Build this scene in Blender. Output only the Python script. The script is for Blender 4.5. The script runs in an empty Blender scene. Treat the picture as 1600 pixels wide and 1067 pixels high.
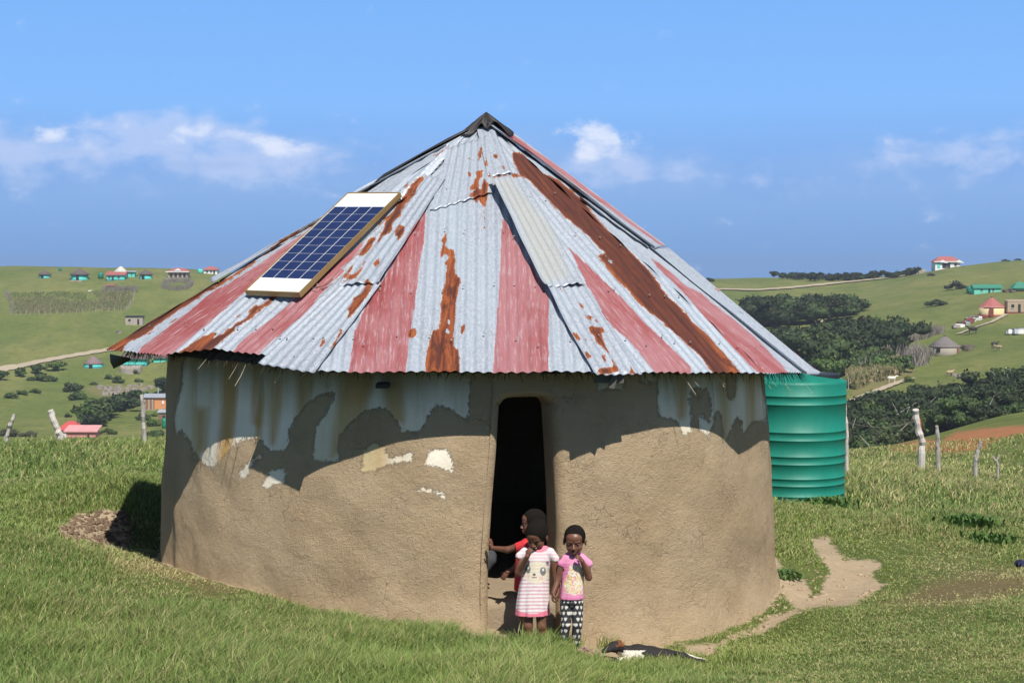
import bpy, math, random
import numpy as np
from mathutils import Vector, Matrix
random.seed(7)
RS = np.random.RandomState(11)
R = math.radians
# ------------------------------------------------------------------ camera
EYE = 3.06; FOC = 2400.0; PITCH = math.atan(100.5/2400)
sc = bpy.context.scene
cam_d = bpy.data.cameras.new('camera'); cam = bpy.data.objects.new('camera', cam_d)
sc.collection.objects.link(cam); sc.camera = cam
cam.location = (0, 0, EYE); cam.rotation_euler = (R(90)-PITCH, 0, 0)
cam_d.sensor_width = 36; cam_d.lens = 54; cam_d.clip_end = 90000; cam_d.clip_start = 0.1
# ------------------------------------------------------------------ light
SUN_EL, SUN_AZ = 53.0, 17.0          # height; degrees to the right, from behind the camera
S = Vector((math.sin(R(SUN_AZ))*math.cos(R(SUN_EL)), -math.cos(R(SUN_AZ))*math.cos(R(SUN_EL)), math.sin(R(SUN_EL))))
sd = bpy.data.lights.new('sun', 'SUN'); so = bpy.data.objects.new('sun', sd); sc.collection.objects.link(so)
sd.energy = 4.8; sd.angle = R(0.5); sd.color = (1.0, 0.955, 0.88)
so.rotation_euler = S.to_track_quat('Z', 'Y').to_euler(); so.location = (20, -40, 60)
sc.view_settings.view_transform = 'Standard'; sc.view_settings.look = 'None'
sc.view_settings.exposure = 0.30; sc.view_settings.gamma = 1.0

class NT:
    """small helper for node trees"""
    def __init__(s, tree): s.t = tree; s.n = tree.nodes; s.l = tree.links
    def new(s, typ, **kw):
        nd = s.n.new(typ)
        for k, v in kw.items(): setattr(nd, k, v)
        return nd
    def put(s, sock, v):
        if isinstance(v, bpy.types.NodeSocket): s.l.new(v, sock)
        elif v is not None: sock.default_value = v
    def math(s, op, a, b=None, c=None, clamp=False):
        nd = s.new('ShaderNodeMath', operation=op, use_clamp=clamp)
        s.put(nd.inputs[0], a); s.put(nd.inputs[1], b); s.put(nd.inputs[2], c)
        return nd.outputs[0]
    def vmath(s, op, a, b=None, out=0):
        nd = s.new('ShaderNodeVectorMath', operation=op)
        s.put(nd.inputs[0], a); s.put(nd.inputs[1], b)
        return nd.outputs[out]
    def mix(s, f, a, b, mode='MIX'):
        nd = s.new('ShaderNodeMix', data_type='RGBA', blend_type=mode)
        s.put(nd.inputs[0], f); s.put(nd.inputs[6], c4(a)); s.put(nd.inputs[7], c4(b))
        return nd.outputs[2]
    def ss(s, x, lo, hi):
        nd = s.new('ShaderNodeMapRange', interpolation_type='SMOOTHSTEP')
        s.put(nd.inputs[0], x); s.put(nd.inputs[1], lo); s.put(nd.inputs[2], hi)
        nd.inputs[3].default_value = 0; nd.inputs[4].default_value = 1
        return nd.outputs[0]
    def noise(s, vec, scale, detail=4, rough=0.6, dist=0.0, dim='3D'):
        nd = s.new('ShaderNodeTexNoise', noise_dimensions=dim)
        s.put(nd.inputs['Vector'], vec); nd.inputs['Scale'].default_value = scale
        nd.inputs['Detail'].default_value = detail; nd.inputs['Roughness'].default_value = rough
        nd.inputs['Distortion'].default_value = dist
        return nd.outputs[0]
    def voro(s, vec, scale, feature='F1', out=0, rnd=1.0):
        nd = s.new('ShaderNodeTexVoronoi', feature=feature)
        s.put(nd.inputs['Vector'], vec); nd.inputs['Scale'].default_value = scale
        nd.inputs['Randomness'].default_value = rnd
        return nd.outputs[out]
    def scale(s, vec, sx, sy, sz):
        nd = s.new('ShaderNodeMapping'); s.put(nd.inputs['Vector'], vec); nd.inputs['Scale'].default_value = (sx, sy, sz)
        return nd.outputs[0]
    def attr(s, name, out=2):
        nd = s.new('ShaderNodeAttribute', attribute_name=name); return nd.outputs[out]
    def ramp(s, fac, stops):
        nd = s.new('ShaderNodeValToRGB'); s.put(nd.inputs[0], fac)
        el = nd.color_ramp.elements
        while len(el) < len(stops): el.new(0.5)
        for e, (p, c) in zip(el, stops): e.position = p; e.color = c4(c)
        return nd.outputs[0]
def c4(c):
    if isinstance(c, (tuple, list)) and len(c) == 3: return (c[0], c[1], c[2], 1)
    return c
def srgb(r, g, b):
    f = lambda x: (x/255/12.92 if x/255 <= .04045 else ((x/255+.055)/1.055)**2.4)
    return (f(r), f(g), f(b))

# ------------------------------------------------------------------ sky
w = bpy.data.worlds.new('World'); sc.world = w; w.use_nodes = True
T = NT(w.node_tree); T.n.clear()
outw = T.new('ShaderNodeOutputWorld'); bg = T.new('ShaderNodeBackground'); bg.inputs[1].default_value = 0.05
T.l.new(bg.outputs[0], outw.inputs[0])
sky = T.new('ShaderNodeTexSky', sky_type='NISHITA', sun_disc=False)
sky.sun_elevation = R(SUN_EL); sky.sun_rotation = R(180-SUN_AZ); sky.air_density = 1.0; sky.dust_density = 0.6; sky.ozone_density = 2.0; sky.altitude = 50
tc = T.new('ShaderNodeTexCoord')
sep = T.new('ShaderNodeSeparateXYZ'); T.l.new(tc.outputs['Generated'], sep.inputs[0])
az = T.math('MULTIPLY', T.math('ARCTAN2', sep.outputs[0], sep.outputs[1]), 57.2958)
el = T.math('MULTIPLY', T.math('ARCSINE', sep.outputs[2]), 57.2958)
def sk(r, g, b):           # picture colour -> radiance for the strength above
    c = srgb(r, g, b); return (c[0]/.056, c[1]/.056, c[2]/.056, 1)
low = T.ramp(T.math('DIVIDE', el, 16.0, clamp=True), [(0.0, (.19,.36,.69)), (0.12, (.21,.39,.73)), (0.25, (.235,.42,.80)), (0.40, (.245,.49,.93)), (0.66, (.205,.445,.90)), (1.0, (.17,.40,.85))])
low10 = T.vmath('MULTIPLY', low, (16.6, 17.3, 17.6))
comb = T.new('ShaderNodeCombineXYZ'); T.put(comb.inputs[0], az); T.put(comb.inputs[1], T.math('MULTIPLY', el, 1.7)); comb.inputs[2].default_value = 3.1
nz = T.noise(comb.outputs[0], 0.70, 9, 0.56, 0.15)
nz2 = T.noise(comb.outputs[0], 0.16, 5, 0.55, 0.2)
# bank of hazy lilac cloud lying low over the sea
bank_top = T.math('ADD', 4.1, T.math('MULTIPLY', T.math('SUBTRACT', nz2, 0.5), 7.0))
bank = T.ss(T.math('SUBTRACT', bank_top, el), -0.9, 1.4)
bankcol = T.mix(T.ss(el, 0.0, 5.0), sk(119,162,218), sk(146,182,232))
sky1 = T.mix(T.math('MULTIPLY', bank, 0.75), low10, bankcol)
# puffs
def blob(px, py, rx, ry, wgt):
    a0 = (px-800)/2400*57.3; e0 = (433-py)/2400*57.3; ra = rx/2400*57.3; re = ry/2400*57.3
    dx = T.math('DIVIDE', T.math('SUBTRACT', az, a0), ra); dy = T.math('DIVIDE', T.math('SUBTRACT', el, e0), re)
    d2 = T.math('ADD', T.math('MULTIPLY', dx, dx), T.math('MULTIPLY', dy, dy))
    return T.math('MULTIPLY', T.math('EXPONENT', T.math('MULTIPLY', d2, -1.0)), wgt)
def puff(blobs, k, lo, hi):
    acc = None
    for b in blobs:
        v = blob(*b); acc = v if acc is None else T.math('ADD', acc, v)
    acc = T.math('MINIMUM', acc, 1.1)
    return T.ss(T.math('ADD', acc, T.math('MULTIPLY', T.math('SUBTRACT', nz, 0.5), k)), lo, hi)
soft = puff([(60,255,120,45,.8),(260,225,130,45,.95),(300,205,60,28,.6),(440,250,100,42,.85),(390,270,200,50,.4),(940,235,60,45,1.0),(1000,265,110,26,.5),(1530,238,90,36,.8),(1410,250,80,24,.65),(1230,285,320,26,.42),(10,225,60,40,.5),(1390,330,200,12,.2)], 2.3, 0.28, 1.15)
sky2 = T.mix(T.math('MULTIPLY', soft, 0.70), sky1, sk(186,204,240))
brt = puff([(95,222,52,17,.95),(315,208,55,22,.85),(430,228,60,18,.85),(470,240,50,20,.4),(930,215,55,30,1.05),(945,240,50,26,.7),(200,240,80,16,.35)], 2.9, 0.45, 1.3)
sky3 = T.mix(T.math('MULTIPLY', brt, 0.85), sky2, sk(222,230,248))
grey = puff([(300,262,150,12,.6),(390,238,40,9,.55),(1420,240,40,10,.6),(1100,275,60,10,.35),(130,245,100,7,.4)], 1.3, 0.3, 1.1)
sky4 = T.mix(T.math('MULTIPLY', grey, 0.45), sky3, sk(128,160,216))
up = T.ss(el, 11.0, 26.0)
T.l.new(T.mix(up, sky4, sky.outputs[0]), bg.inputs[0])

# ------------------------------------------------------------------ geometry helpers
CPI, SPI = math.cos(PITCH), math.sin(PITCH)
def P(px, py, Y):
    u = (px-800)/FOC; v = (533.5-py)/FOC
    d = (u, CPI+v*SPI, -SPI+v*CPI); k = Y/d[1]
    return Vector((d[0]*k, Y, EYE+d[2]*k))
def proj(V):
    x = V[:, 0]; y = V[:, 1]; z = V[:, 2]-EYE
    dep = y*CPI-z*SPI; dep = np.where(dep < .2, .2, dep)
    up_ = y*SPI+z*CPI
    return 800+FOC*x/dep, 533.5-FOC*up_/dep
def _h(ix, iy, s):
    n = (ix*374761393+iy*668265263+s*1442695041) & 0x7fffffff
    n = (n ^ (n >> 13))*1274126177 & 0x7fffffff
    return ((n ^ (n >> 16)) & 0xffff)/65535.0
def vn(x, y, s=0):
    x = np.asarray(x, float); y = np.asarray(y, float)
    ix = np.floor(x).astype(np.int64); iy = np.floor(y).astype(np.int64)
    fx = x-ix; fy = y-iy; fx = fx*fx*(3-2*fx); fy = fy*fy*(3-2*fy)
    a = _h(ix, iy, s); b = _h(ix+1, iy, s); c = _h(ix, iy+1, s); d = _h(ix+1, iy+1, s)
    return (a*(1-fx)+b*fx)*(1-fy)+(c*(1-fx)+d*fx)*fy
def fbm(x, y, o=4, s=0):
    t = 0; a = .5
    for i in range(o): t = t+a*(vn(x*2**i+17.3*i, y*2**i+5.7*i, s+i)-.5); a *= .5
    return t
def sdf_poly(px, py, poly):
    """signed distance in picture pixels, positive inside"""
    poly = np.array(poly, float); n = len(poly)
    d2 = np.full(px.shape, 1e12); ins = np.zeros(px.shape, bool)
    for i in range(n):
        a = poly[i]; b = poly[(i+1) % n]; e = b-a; L = (e*e).sum()+1e-9
        wx = px-a[0]; wy = py-a[1]; t = np.clip((wx*e[0]+wy*e[1])/L, 0, 1)
        dx = wx-t*e[0]; dy = wy-t*e[1]; d2 = np.minimum(d2, dx*dx+dy*dy)
        c = ((a[1] > py) != (b[1] > py)) & (px < (b[0]-a[0])*(py-a[1])/((b[1]-a[1]) if b[1] != a[1] else 1e-9)+a[0])
        ins ^= c
    return np.where(ins, 1, -1)*np.sqrt(d2)
def sdf_union(px, py, polys, rng=14.0):
    out = np.full(px.shape, -rng)
    for q in polys:
        q = np.array(q, float); lo = q.min(0)-rng; hi = q.max(0)+rng
        m = (px > lo[0]) & (px < hi[0]) & (py > lo[1]) & (py < hi[1])
        if m.any(): out[m] = np.maximum(out[m], sdf_poly(px[m], py[m], q))
    return np.clip(out/rng, -1, 1)
def crop(ox, oy, s, pts): return [(ox+x/s, oy+y/s) for x, y in pts]

C = sc.collection
def link(o, parent=None):
    C.objects.link(o)
    if parent is not None: o.parent = parent
    return o
def tag(o, label=None, cat=None, group=None, kind=None):
    if label: o['label'] = label
    if cat: o['category'] = cat
    if group: o['group'] = group
    if kind: o['kind'] = kind
    return o
def thing(name, loc, label, cat, group=None, rz=0):
    o = bpy.data.objects.new(name, None); o.empty_display_size = .2; C.objects.link(o); o.location = loc; o.rotation_euler = (0, 0, rz)
    return tag(o, label, cat, group)
def fast(name, V, F, mat, parent=None, smooth=False, attrs=None, cols=None, uv=None, world=True):
    """mesh from numpy arrays; F is (n,3|4) or a list of such arrays; vertices in world space"""
    V = np.asarray(V, np.float64)
    if parent is not None and world: V = V-np.array(parent.location)[None, :]
    if isinstance(F, list) and isinstance(F[0], tuple): F = [np.array([f for f in F if len(f) == k]) for k in sorted({len(f) for f in F})]
    Fs = [np.asarray(f, np.int64) for f in (F if isinstance(F, list) else [F]) if len(f)]
    me = bpy.data.meshes.new(name)
    me.vertices.add(len(V)); me.vertices.foreach_set('co', V.astype(np.float32).ravel())
    idx = np.concatenate([f.ravel() for f in Fs]).astype(np.int32)
    tot = np.concatenate([np.full(len(f), f.shape[1]) for f in Fs]).astype(np.int32)
    st = np.concatenate([[0], np.cumsum(tot)[:-1]]).astype(np.int32)
    me.loops.add(len(idx)); me.loops.foreach_set('vertex_index', idx)
    me.polygons.add(len(tot)); me.polygons.foreach_set('loop_start', st); me.polygons.foreach_set('loop_total', tot)
    if smooth: me.polygons.foreach_set('use_smooth', np.ones(len(tot), bool))
    if attrs:
        for k, a in attrs.items():
            at = me.attributes.new(k, 'FLOAT', 'POINT'); at.data.foreach_set('value', np.asarray(a, np.float32))
    if cols is not None:
        at = me.color_attributes.new('col', 'FLOAT_COLOR', 'POINT')
        cc = np.ones((len(V), 4), np.float32); cc[:, :3] = cols; at.data.foreach_set('color', cc.ravel())
    if uv is not None:
        ul = me.uv_layers.new(name='UVMap'); ul.data.foreach_set('uv', np.asarray(uv, np.float32)[idx].ravel())
    me.update(); me.validate()
    if mat is not None: me.materials.append(mat)
    o = bpy.data.objects.new(name, me)
    return link(o, parent)
def grid_faces(nu, nv, wrap=False, off=0):
    i = np.arange(nu if wrap else nu-1)[:, None]; j = np.arange(nv-1)[None, :]
    a = i*nv+j; b = ((i+1) % nu)*nv+j
    return (np.stack([a, b, b+1, a+1], -1).reshape(-1, 4))+off
class MB:
    """collects simple shapes in a local frame; build() links them as one mesh"""
    def __init__(s): s.v = []; s.f = []
    def add(s, vs, fs):
        o = len(s.v); s.v += [tuple(v) for v in vs]; s.f += [tuple(i+o for i in f) for f in fs]; return s
    def box(s, c, d, rz=0, tilt=None):
        x, y, z = d[0]/2, d[1]/2, d[2]/2
        vs = [Vector((a*x, b*y, e*z)) for a in (-1, 1) for b in (-1, 1) for e in (-1, 1)]
        M = Matrix.Rotation(rz, 3, 'Z')
        if tilt: M = M @ Matrix.Rotation(tilt[1], 3, tilt[0])
        return s.add([M @ v+Vector(c) for v in vs], [(0,1,3,2),(4,6,7,5),(0,4,5,1),(2,3,7,6),(0,2,6,4),(1,5,7,3)])
    def tube(s, pts, rad, n=8, cap=True):
        pts = [Vector(p) for p in pts]; rad = rad if isinstance(rad, (list, tuple)) else [rad]*len(pts)
        vs = []; fs = []
        for i, p in enumerate(pts):
            d = (pts[min(i+1, len(pts)-1)]-pts[max(i-1, 0)]).normalized()
            a = d.orthogonal().normalized() if i == 0 else (a-d*a.dot(d)).normalized()
            b = d.cross(a)
            for k in range(n):
                t = 2*math.pi*k/n; vs.append(p+(a*math.cos(t)+b*math.sin(t))*rad[i])
        for i in range(len(pts)-1):
            for k in range(n):
                fs.append((i*n+k, i*n+(k+1) % n, (i+1)*n+(k+1) % n, (i+1)*n+k))
        if cap: fs.append(tuple(range(n))[::-1]); fs.append(tuple((len(pts)-1)*n+k for k in range(n)))
        return s.add(vs, fs)
    def lathe(s, c, prof, n=32, squash=1.0):
        """prof: list of (radius, z)"""
        vs = []; fs = []
        for r, z in prof:
            for k in range(n):
                t = 2*math.pi*k/n; vs.append((c[0]+r*math.cos(t), c[1]+r*squash*math.sin(t), c[2]+z))
        m = len(prof)
        for i in range(m-1):
            for k in range(n): fs.append((i*n+k, i*n+(k+1) % n, (i+1)*n+(k+1) % n, (i+1)*n+k))
        fs.append(tuple(range(n))[::-1]); fs.append(tuple((m-1)*n+k for k in range(n)))
        return s.add(vs, fs)
    def build(s, name, mat, parent=None, smooth=False, world=False):
        me = bpy.data.meshes.new(name)
        vs = s.v
        if parent is not None and world: L = Vector(parent.location); vs = [tuple(Vector(v)-L) for v in vs]
        me.from_pydata(vs, [], s.f); me.update()
        if smooth: me.polygons.foreach_set('use_smooth', [len(p.vertices) == 4 or smooth == 2 for p in me.polygons])
        me.materials.append(mat)
        return link(bpy.data.objects.new(name, me), parent)

# ------------------------------------------------------------------ materials
def material(name):
    m = bpy.data.materials.new(name); m.use_nodes = True
    t = NT(m.node_tree); t.b = m.node_tree.nodes['Principled BSDF']; t.m = m
    t.obj = t.new('ShaderNodeTexCoord').outputs['Object']
    return t
def bump(t, h, dist=0.01, strength=1.0):
    b = t.new('ShaderNodeBump'); b.inputs['Strength'].default_value = strength; b.inputs['Distance'].default_value = dist
    t.put(b.inputs['Height'], h); t.l.new(b.outputs[0], t.b.inputs['Normal'])
def plain(name, col, rough=0.8, var=0.12, scale=3.0, metal=0.0, bmp=0.0):
    t = material(name); n = t.noise(t.obj, scale, 5, .65)
    k = t.math('ADD', 1-var, t.math('MULTIPLY', n, 2*var))
    t.put(t.b.inputs['Base Color'], t.vmath('SCALE', c4(col)[:3], None)) if False else None
    vm = t.new('ShaderNodeVectorMath', operation='SCALE'); vm.inputs[0].default_value = col[:3]; t.put(vm.inputs['Scale'], k)
    t.put(t.b.inputs['Base Color'], vm.outputs[0]); t.b.inputs['Roughness'].default_value = rough; t.b.inputs['Metallic'].default_value = metal
    if bmp: bump(t, t.noise(t.obj, scale*6, 4, .6), bmp)
    return t.m
def vcol_mat(name, rough=0.8, trans=0.0, spec=0.3):
    t = material(name); a = t.attr('col', 0)
    t.put(t.b.inputs['Base Color'], a); t.b.inputs['Roughness'].default_value = rough
    t.b.inputs['Specular IOR Level'].default_value = spec
    if trans:
        tr = t.new('ShaderNodeBsdfTranslucent'); t.put(tr.inputs[0], a)
        mx = t.new('ShaderNodeMixShader'); mx.inputs[0].default_value = trans
        t.l.new(t.b.outputs[0], mx.inputs[1]); t.l.new(tr.outputs[0], mx.inputs[2])
        t.l.new(mx.outputs[0], t.n['Material Output'].inputs[0])
    return t.m
# ------------------------------------------------------------------ terrain: one height function, fitted to surveyed points
ctl = []
def cp_px(px, py, Y): p = P(px, py, Y); ctl.append((p.x, p.y, p.z))
for a in [(0,-6,1.9),(0,0,1.45),(-3,0,1.6),(3,0,1.45),(0,5,.93),(-3,5,1.25),(3,5,.9),(-3.4,9.6,.66),(0,9.8,.43),(3.4,9.8,.40),
          (-8,8,1.6),(8,8,.75),(-12,14,1.7),(12,14,.3),(-14,-10,2.2),(14,-10,1.6),(0,-40,2),(60,-60,-4),(-60,-60,-4),(0,-300,-20),
          (60,0,-4),(-60,0,-3),(300,0,-18),(-300,0,-20)]: ctl.append(a)
for a in [(255,862,15.5),(400,920,13.3),(560,965,12.65),(700,985,12.45),(765,1000,12.3),(850,1008,12.15),(893,1016,12.0),(731,960,12.9),
          (731,905,15.5),(1000,900,15.5),(450,900,15.5),
          (1212,885,15.3),(1050,982,13.2),(1000,1010,12.9),(950,1018,12.45),(0,815,14.2),(60,835,14.0),(150,858,14.4),
          (200,850,15.9),(170,853,15.7),(240,855,16.4),(200,768,17.0),(150,775,16.9),(120,802,16.4),(60,806,16.0),(0,770,19),(100,757,19.5),(0,725,24),(150,725,24),
          (1300,850,17),(1350,900,15.6),(1340,925,14.9),(1260,938,14.5),(1200,995,13.2),(1100,1036,12.35),
          (1165,1030,11.95),(1262,958,13.35),(1400,938,13.9),(1600,922,14.1),(1600,1067,10.1),(1400,1067,10.2),(1200,1067,10.4),
          (1600,880,16.5),(1500,905,15.2),(1450,810,19.5),(1350,790,21),(1265,778,21),(1600,812,20),
          (0,699,29),(120,697,29),(240,697,28.5),(1350,730,31),(1480,745,30),(1600,757,29),(731,700,28),(1000,700,29),(500,690,28),
          (1340,703,58),(1500,673,75),(1600,651,88),(1480,716,48),(1600,724,48)]: cp_px(*a)
for px in (-500, 0, 300, 731, 1050): 
    for Y, z in ((60, -4.8), (120, -15), (200, -24)):
        ctl.append(((px-800)/2400*Y, Y, z))
for a in [(0,684,285),(120,684,290),(260,676,290),(0,640,345),(150,635,350),(260,632,350),(0,600,385),(120,600,390),(240,592,400),(0,578,410),(165,550,430),(260,555,425),
          (100,500,470),(250,500,470),(0,500,470),(100,455,505),(300,455,505),(0,421,560),(340,426,560),(120,436,528),(200,436,528),(290,434,530),
          (500,425,560),(731,428,560),(950,434,580),(731,520,450),(731,620,350),(500,520,455),(500,620,350),(950,520,450),(950,620,340),
          (1200,640,230),(1340,655,228),(1480,640,228),(1600,612,228),(1340,622,245),(1480,595,262),(1600,573,270),(1600,520,330),(1480,556,318),(1550,492,372),(1600,460,420),(1540,460,428),
          (1480,420,520),(1600,406,558),(1400,440,525),(1320,590,288),(1230,590,290),(1320,526,372),(1230,526,372),(1400,520,360),(1250,517,395),(1400,500,395),(1500,490,392),
          (1250,507,415),(1250,482,465),(1200,460,500),(1150,442,560),(1110,438,600),(1200,436,620),(1320,434,618),(1400,432,610),(1530,424,500),
          (1950,560,300),(1950,420,520),(-400,560,420),(-400,425,555),(1950,640,150),(-400,690,285),(1950,655,90),(-400,700,29),(1950,760,29)]: cp_px(*a)
for px in (1340, 1480, 1600, 1900): ctl.append(((px-800)/2400*150, 150, -19))
for a in (-1600, -400, 300, 800, 1300, 2000, 3200): 
    ctl.append(((a-800)/2400*800, 800, -22)); ctl.append(((a-800)/2400*1150, 1150, -85))
for t in range(0, 360, 40): ctl.append((1300*math.cos(R(t)), 1300*math.sin(R(t)), -95))
ctl = np.array(ctl)
def warp(x, y):
    r = np.hypot(x, y)+1e-6; k = np.log1p(r/8)/r
    return x*k, y*k
_cx, _cy = warp(ctl[:, 0], ctl[:, 1]); _N = len(ctl)
def _ker(r2): return .5*r2*np.log(r2+1e-12)
_A = np.zeros((_N+3, _N+3)); _A[:_N, :_N] = _ker((_cx[:, None]-_cx)**2+(_cy[:, None]-_cy)**2)+np.eye(_N)*2e-4
_Pm = np.stack([np.ones(_N), _cx, _cy], 1); _A[:_N, _N:] = _Pm; _A[_N:, :_N] = _Pm.T
_W = np.linalg.solve(_A, np.concatenate([ctl[:, 2], np.zeros(3)]))
def ground(x, y):
    x = np.atleast_1d(np.asarray(x, float)); y = np.atleast_1d(np.asarray(y, float))
    out = np.empty(x.shape); 
    for s in range(0, len(x), 20000):
        X, Yq = x[s:s+20000], y[s:s+20000]; qx, qy = warp(X, Yq)
        out[s:s+20000] = _ker((qx[:, None]-_cx)**2+(qy[:, None]-_cy)**2) @ _W[:_N]+_W[_N]+_W[_N+1]*qx+_W[_N+2]*qy
    r = np.hypot(x, y)
    near = np.clip((45-r)/25, 0, 1)
    out += near*(fbm(x*1.3, y*1.3, 4, 3)*.10+fbm(x*6, y*6, 2, 9)*.02)
    far = np.clip((r-120)/200, 0, 1)
    out += far*fbm(x/45, y/45, 4, 5)*5.0*np.clip((900-r)/300, 0, 1)*np.where(r > 430, .55, 1)
    return out
def gz(x, y): return float(ground([x], [y])[0])
def place(px, py, y0=60, y1=760):
    """where the line of sight through a picture point first meets the terrain beyond y0"""
    Y = np.geomspace(y0, y1, 700); u = (px-800)/FOC; v = (533.5-py)/FOC
    k = Y/(CPI+v*SPI); X = u*k; Z = EYE+(-SPI+v*CPI)*k
    d = Z-ground(X, Y); i = np.argmax(d < 0)
    if not (d < 0).any(): i = int(np.argmin(d)); return Vector((X[i], Y[i], float(ground(X[i:i+1], Y[i:i+1])[0])))
    if i == 0: i = 1
    t = d[i-1]/(d[i-1]-d[i]+1e-12); return Vector((X[i-1]+t*(X[i]-X[i-1]), Y[i-1]+t*(Y[i]-Y[i-1]), Z[i-1]+t*(Z[i]-Z[i-1])))

HX, HY = -.447, 15.56           # middle of the hut
# bare-soil and colour regions on the ground
near_soil = [crop(1150,780,3.556,[(420,215),(470,200),(540,215),(530,250),(590,290),(600,330),(690,325),(800,335),(815,370),(760,420),(790,455),(850,465),(790,510),(720,560),(640,600),(480,600),(400,620),(330,620),(310,590),(260,540),(210,480),(230,440),(215,400),(215,340),(250,380),(300,410),(380,450),(410,490),(420,540),(470,530),(480,450),(520,420),(500,360),(440,300)]),
             crop(1150,780,3.556,[(310,610),(400,620),(300,660),(180,730),(60,760),(-60,800),(-120,840),(-100,870),(-160,880),(-260,870),(-330,800),(-200,800),(-100,790),(0,740),(120,690),(220,640)]),
             [(905,995),(960,1012),(1000,1015),(1045,985),(1060,1000),(1020,1030),(960,1040),(900,1030)],
             [(85,838),(95,820),(125,800),(160,795),(200,800),(200,860),(150,862),(100,850)],
                          ]
brown_patch = [crop(1150,780,3.556,[(760,590),(900,560),(1050,470),(1250,410),(1450,380),(1700,380),(1700,520),(1500,560),(1300,585),(1100,600),(900,600)]),
               crop(1150,780,3.556,[(1150,200),(1290,200),(1250,215)]), [(160,880),(260,870),(380,925),(330,930),(240,900)]]
red_earth = [crop(1310,540,4.445,[(330,700),(480,670),(600,640),(700,660),(800,600),(950,580),(1100,560),(1300,545),(1400,560),(1400,620),(1250,620),(1150,640),(1060,690),(960,730),(860,745),(760,755),(600,740),(440,745)])]
far_dry = [crop(0,400,4.571,[(110,310),(300,300),(500,330),(720,330),(940,290),(960,340),(900,390),(600,400),(300,410),(110,415)]),
           crop(0,500,4.848,[(620,510),(700,490),(900,500),(1100,490),(1230,490),(1150,520),(1000,560),(900,585),(780,600),(700,570)]),
           crop(0,500,4.848,[(120,490),(300,480),(260,500),(140,510)]), [(1330,610),(1440,560),(1430,590),(1380,605),(1330,622)]]

def region_attrs(V):
    px, py = proj(V); r = np.hypot(V[:, 0], V[:, 1]); front = V[:, 1] > 3
    m = front & (r < 40)
    soil = np.full(len(V), -1.0); soil[m] = sdf_union(px[m], py[m], near_soil, 18)
    # the floor of the little cutting left of the hut and the trodden ground round its wall
    dh = np.hypot(V[:, 0]-HX, V[:, 1]-HY)-3.08
    ang = np.degrees(np.arctan2(V[:, 0]-HX, -(V[:, 1]-HY)))
    ring = 1-np.clip(dh/np.where(ang < -15, .02, .10), 0, 2); ring = np.where(np.abs(ang-9) < 9, 1-np.clip(dh/.5, 0, 2), ring)
    soil = np.maximum(soil, np.where((dh < 1.0), ring*.6, -1)*np.where(r < 40, 1, 1))
    brown = np.full(len(V), -1.0); brown[m] = sdf_union(px[m], py[m], brown_patch, 40)
    f = front & (r > 40) & (r < 120); red = np.full(len(V), -1.0); red[f] = sdf_union(px[f], py[f], red_earth, 10)
    f = front & (r > 200); dry = np.full(len(V), -1.0); dry[f] = sdf_union(px[f], py[f], far_dry, 8)
    return soil, brown, red, dry

ra = np.concatenate([np.arange(.6, 8, .3), np.arange(8, 22, .055), np.arange(22, 42, .16)]); rb = [42.0]
while rb[-1] < 1300: rb.append(rb[-1]*(1.011 if rb[-1] < 700 else 1.05))
rad = np.concatenate([ra, np.array(rb)])
th = np.concatenate([np.linspace(-180, -30, 60)[:-1], np.linspace(-30, -21, 30)[:-1], np.linspace(-21, 21, 400), np.linspace(21, 30, 30)[1:], np.linspace(30, 180, 60)[1:-1]])
TH, RD = np.meshgrid(np.radians(th), rad, indexing='ij')
gx = (RD*np.sin(TH)).ravel(); gy = (RD*np.cos(TH)).ravel()
GV = np.stack([gx, gy, ground(gx, gy)], 1)
a_soil, a_brown, a_red, a_dry = region_attrs(GV)
t = material('turf_ground')
pos = t.new('ShaderNodeNewGeometry').outputs['Position']
cd = t.vmath('LENGTH', pos, None, out=1)
fars = t.ss(cd, 30.0, 90.0)
n1 = t.noise(pos, .9, 6, .65); n2 = t.noise(pos, 14, 5, .7); n3 = t.noise(t.scale(pos, .05, .02, .05), 1.0, 6, .62, .4); n4 = t.noise(pos, .12, 5, .7)
g_near = t.mix(t.ss(n1, .3, .7), (.070, .100, .024), (.115, .135, .042))
g_near = t.mix(t.math('MULTIPLY', t.ss(n2, .45, .75), .55), g_near, (.16, .145, .065))
g_far = t.mix(t.ss(n3, .34, .66), (.130, .162, .042), (.205, .205, .068))
g_far = t.mix(t.math('MULTIPLY', t.ss(n4, .38, .72), .55), g_far, (.088, .120, .034))
g_far = t.mix(t.math('MULTIPLY', t.ss(t.noise(pos, .6, 6, .75), .46, .7), .6), g_far, (.050, .075, .022))
g = t.mix(fars, g_near, g_far)
nm = t.math('MULTIPLY', t.math('SUBTRACT', t.noise(pos, 7, 5, .7), .5), 1.5)
msoil = t.ss(t.math('ADD', t.attr('soil'), nm), -.12, .22)
soilc = t.mix(t.noise(pos, 9, 6, .7), (.28, .21, .135), (.46, .365, .25))
g = t.mix(t.math('MULTIPLY', t.ss(t.math('ADD', t.attr('brown'), nm), -.3, .5), .75), g, (.17, .12, .065))
g = t.mix(msoil, g, soilc)
nr = t.math('MULTIPLY', t.math('SUBTRACT', t.noise(pos, .7, 6, .75), .5), 3.2)
g = t.mix(t.ss(t.math('ADD', t.attr('redearth'), nr), -.15, .35), g, t.mix(t.noise(pos, 1.1, 5, .7), (.26, .10, .04), (.40, .20, .10)))
nd = t.math('MULTIPLY', t.math('SUBTRACT', t.noise(pos, .35, 6, .8), .5), 2.6)
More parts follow.
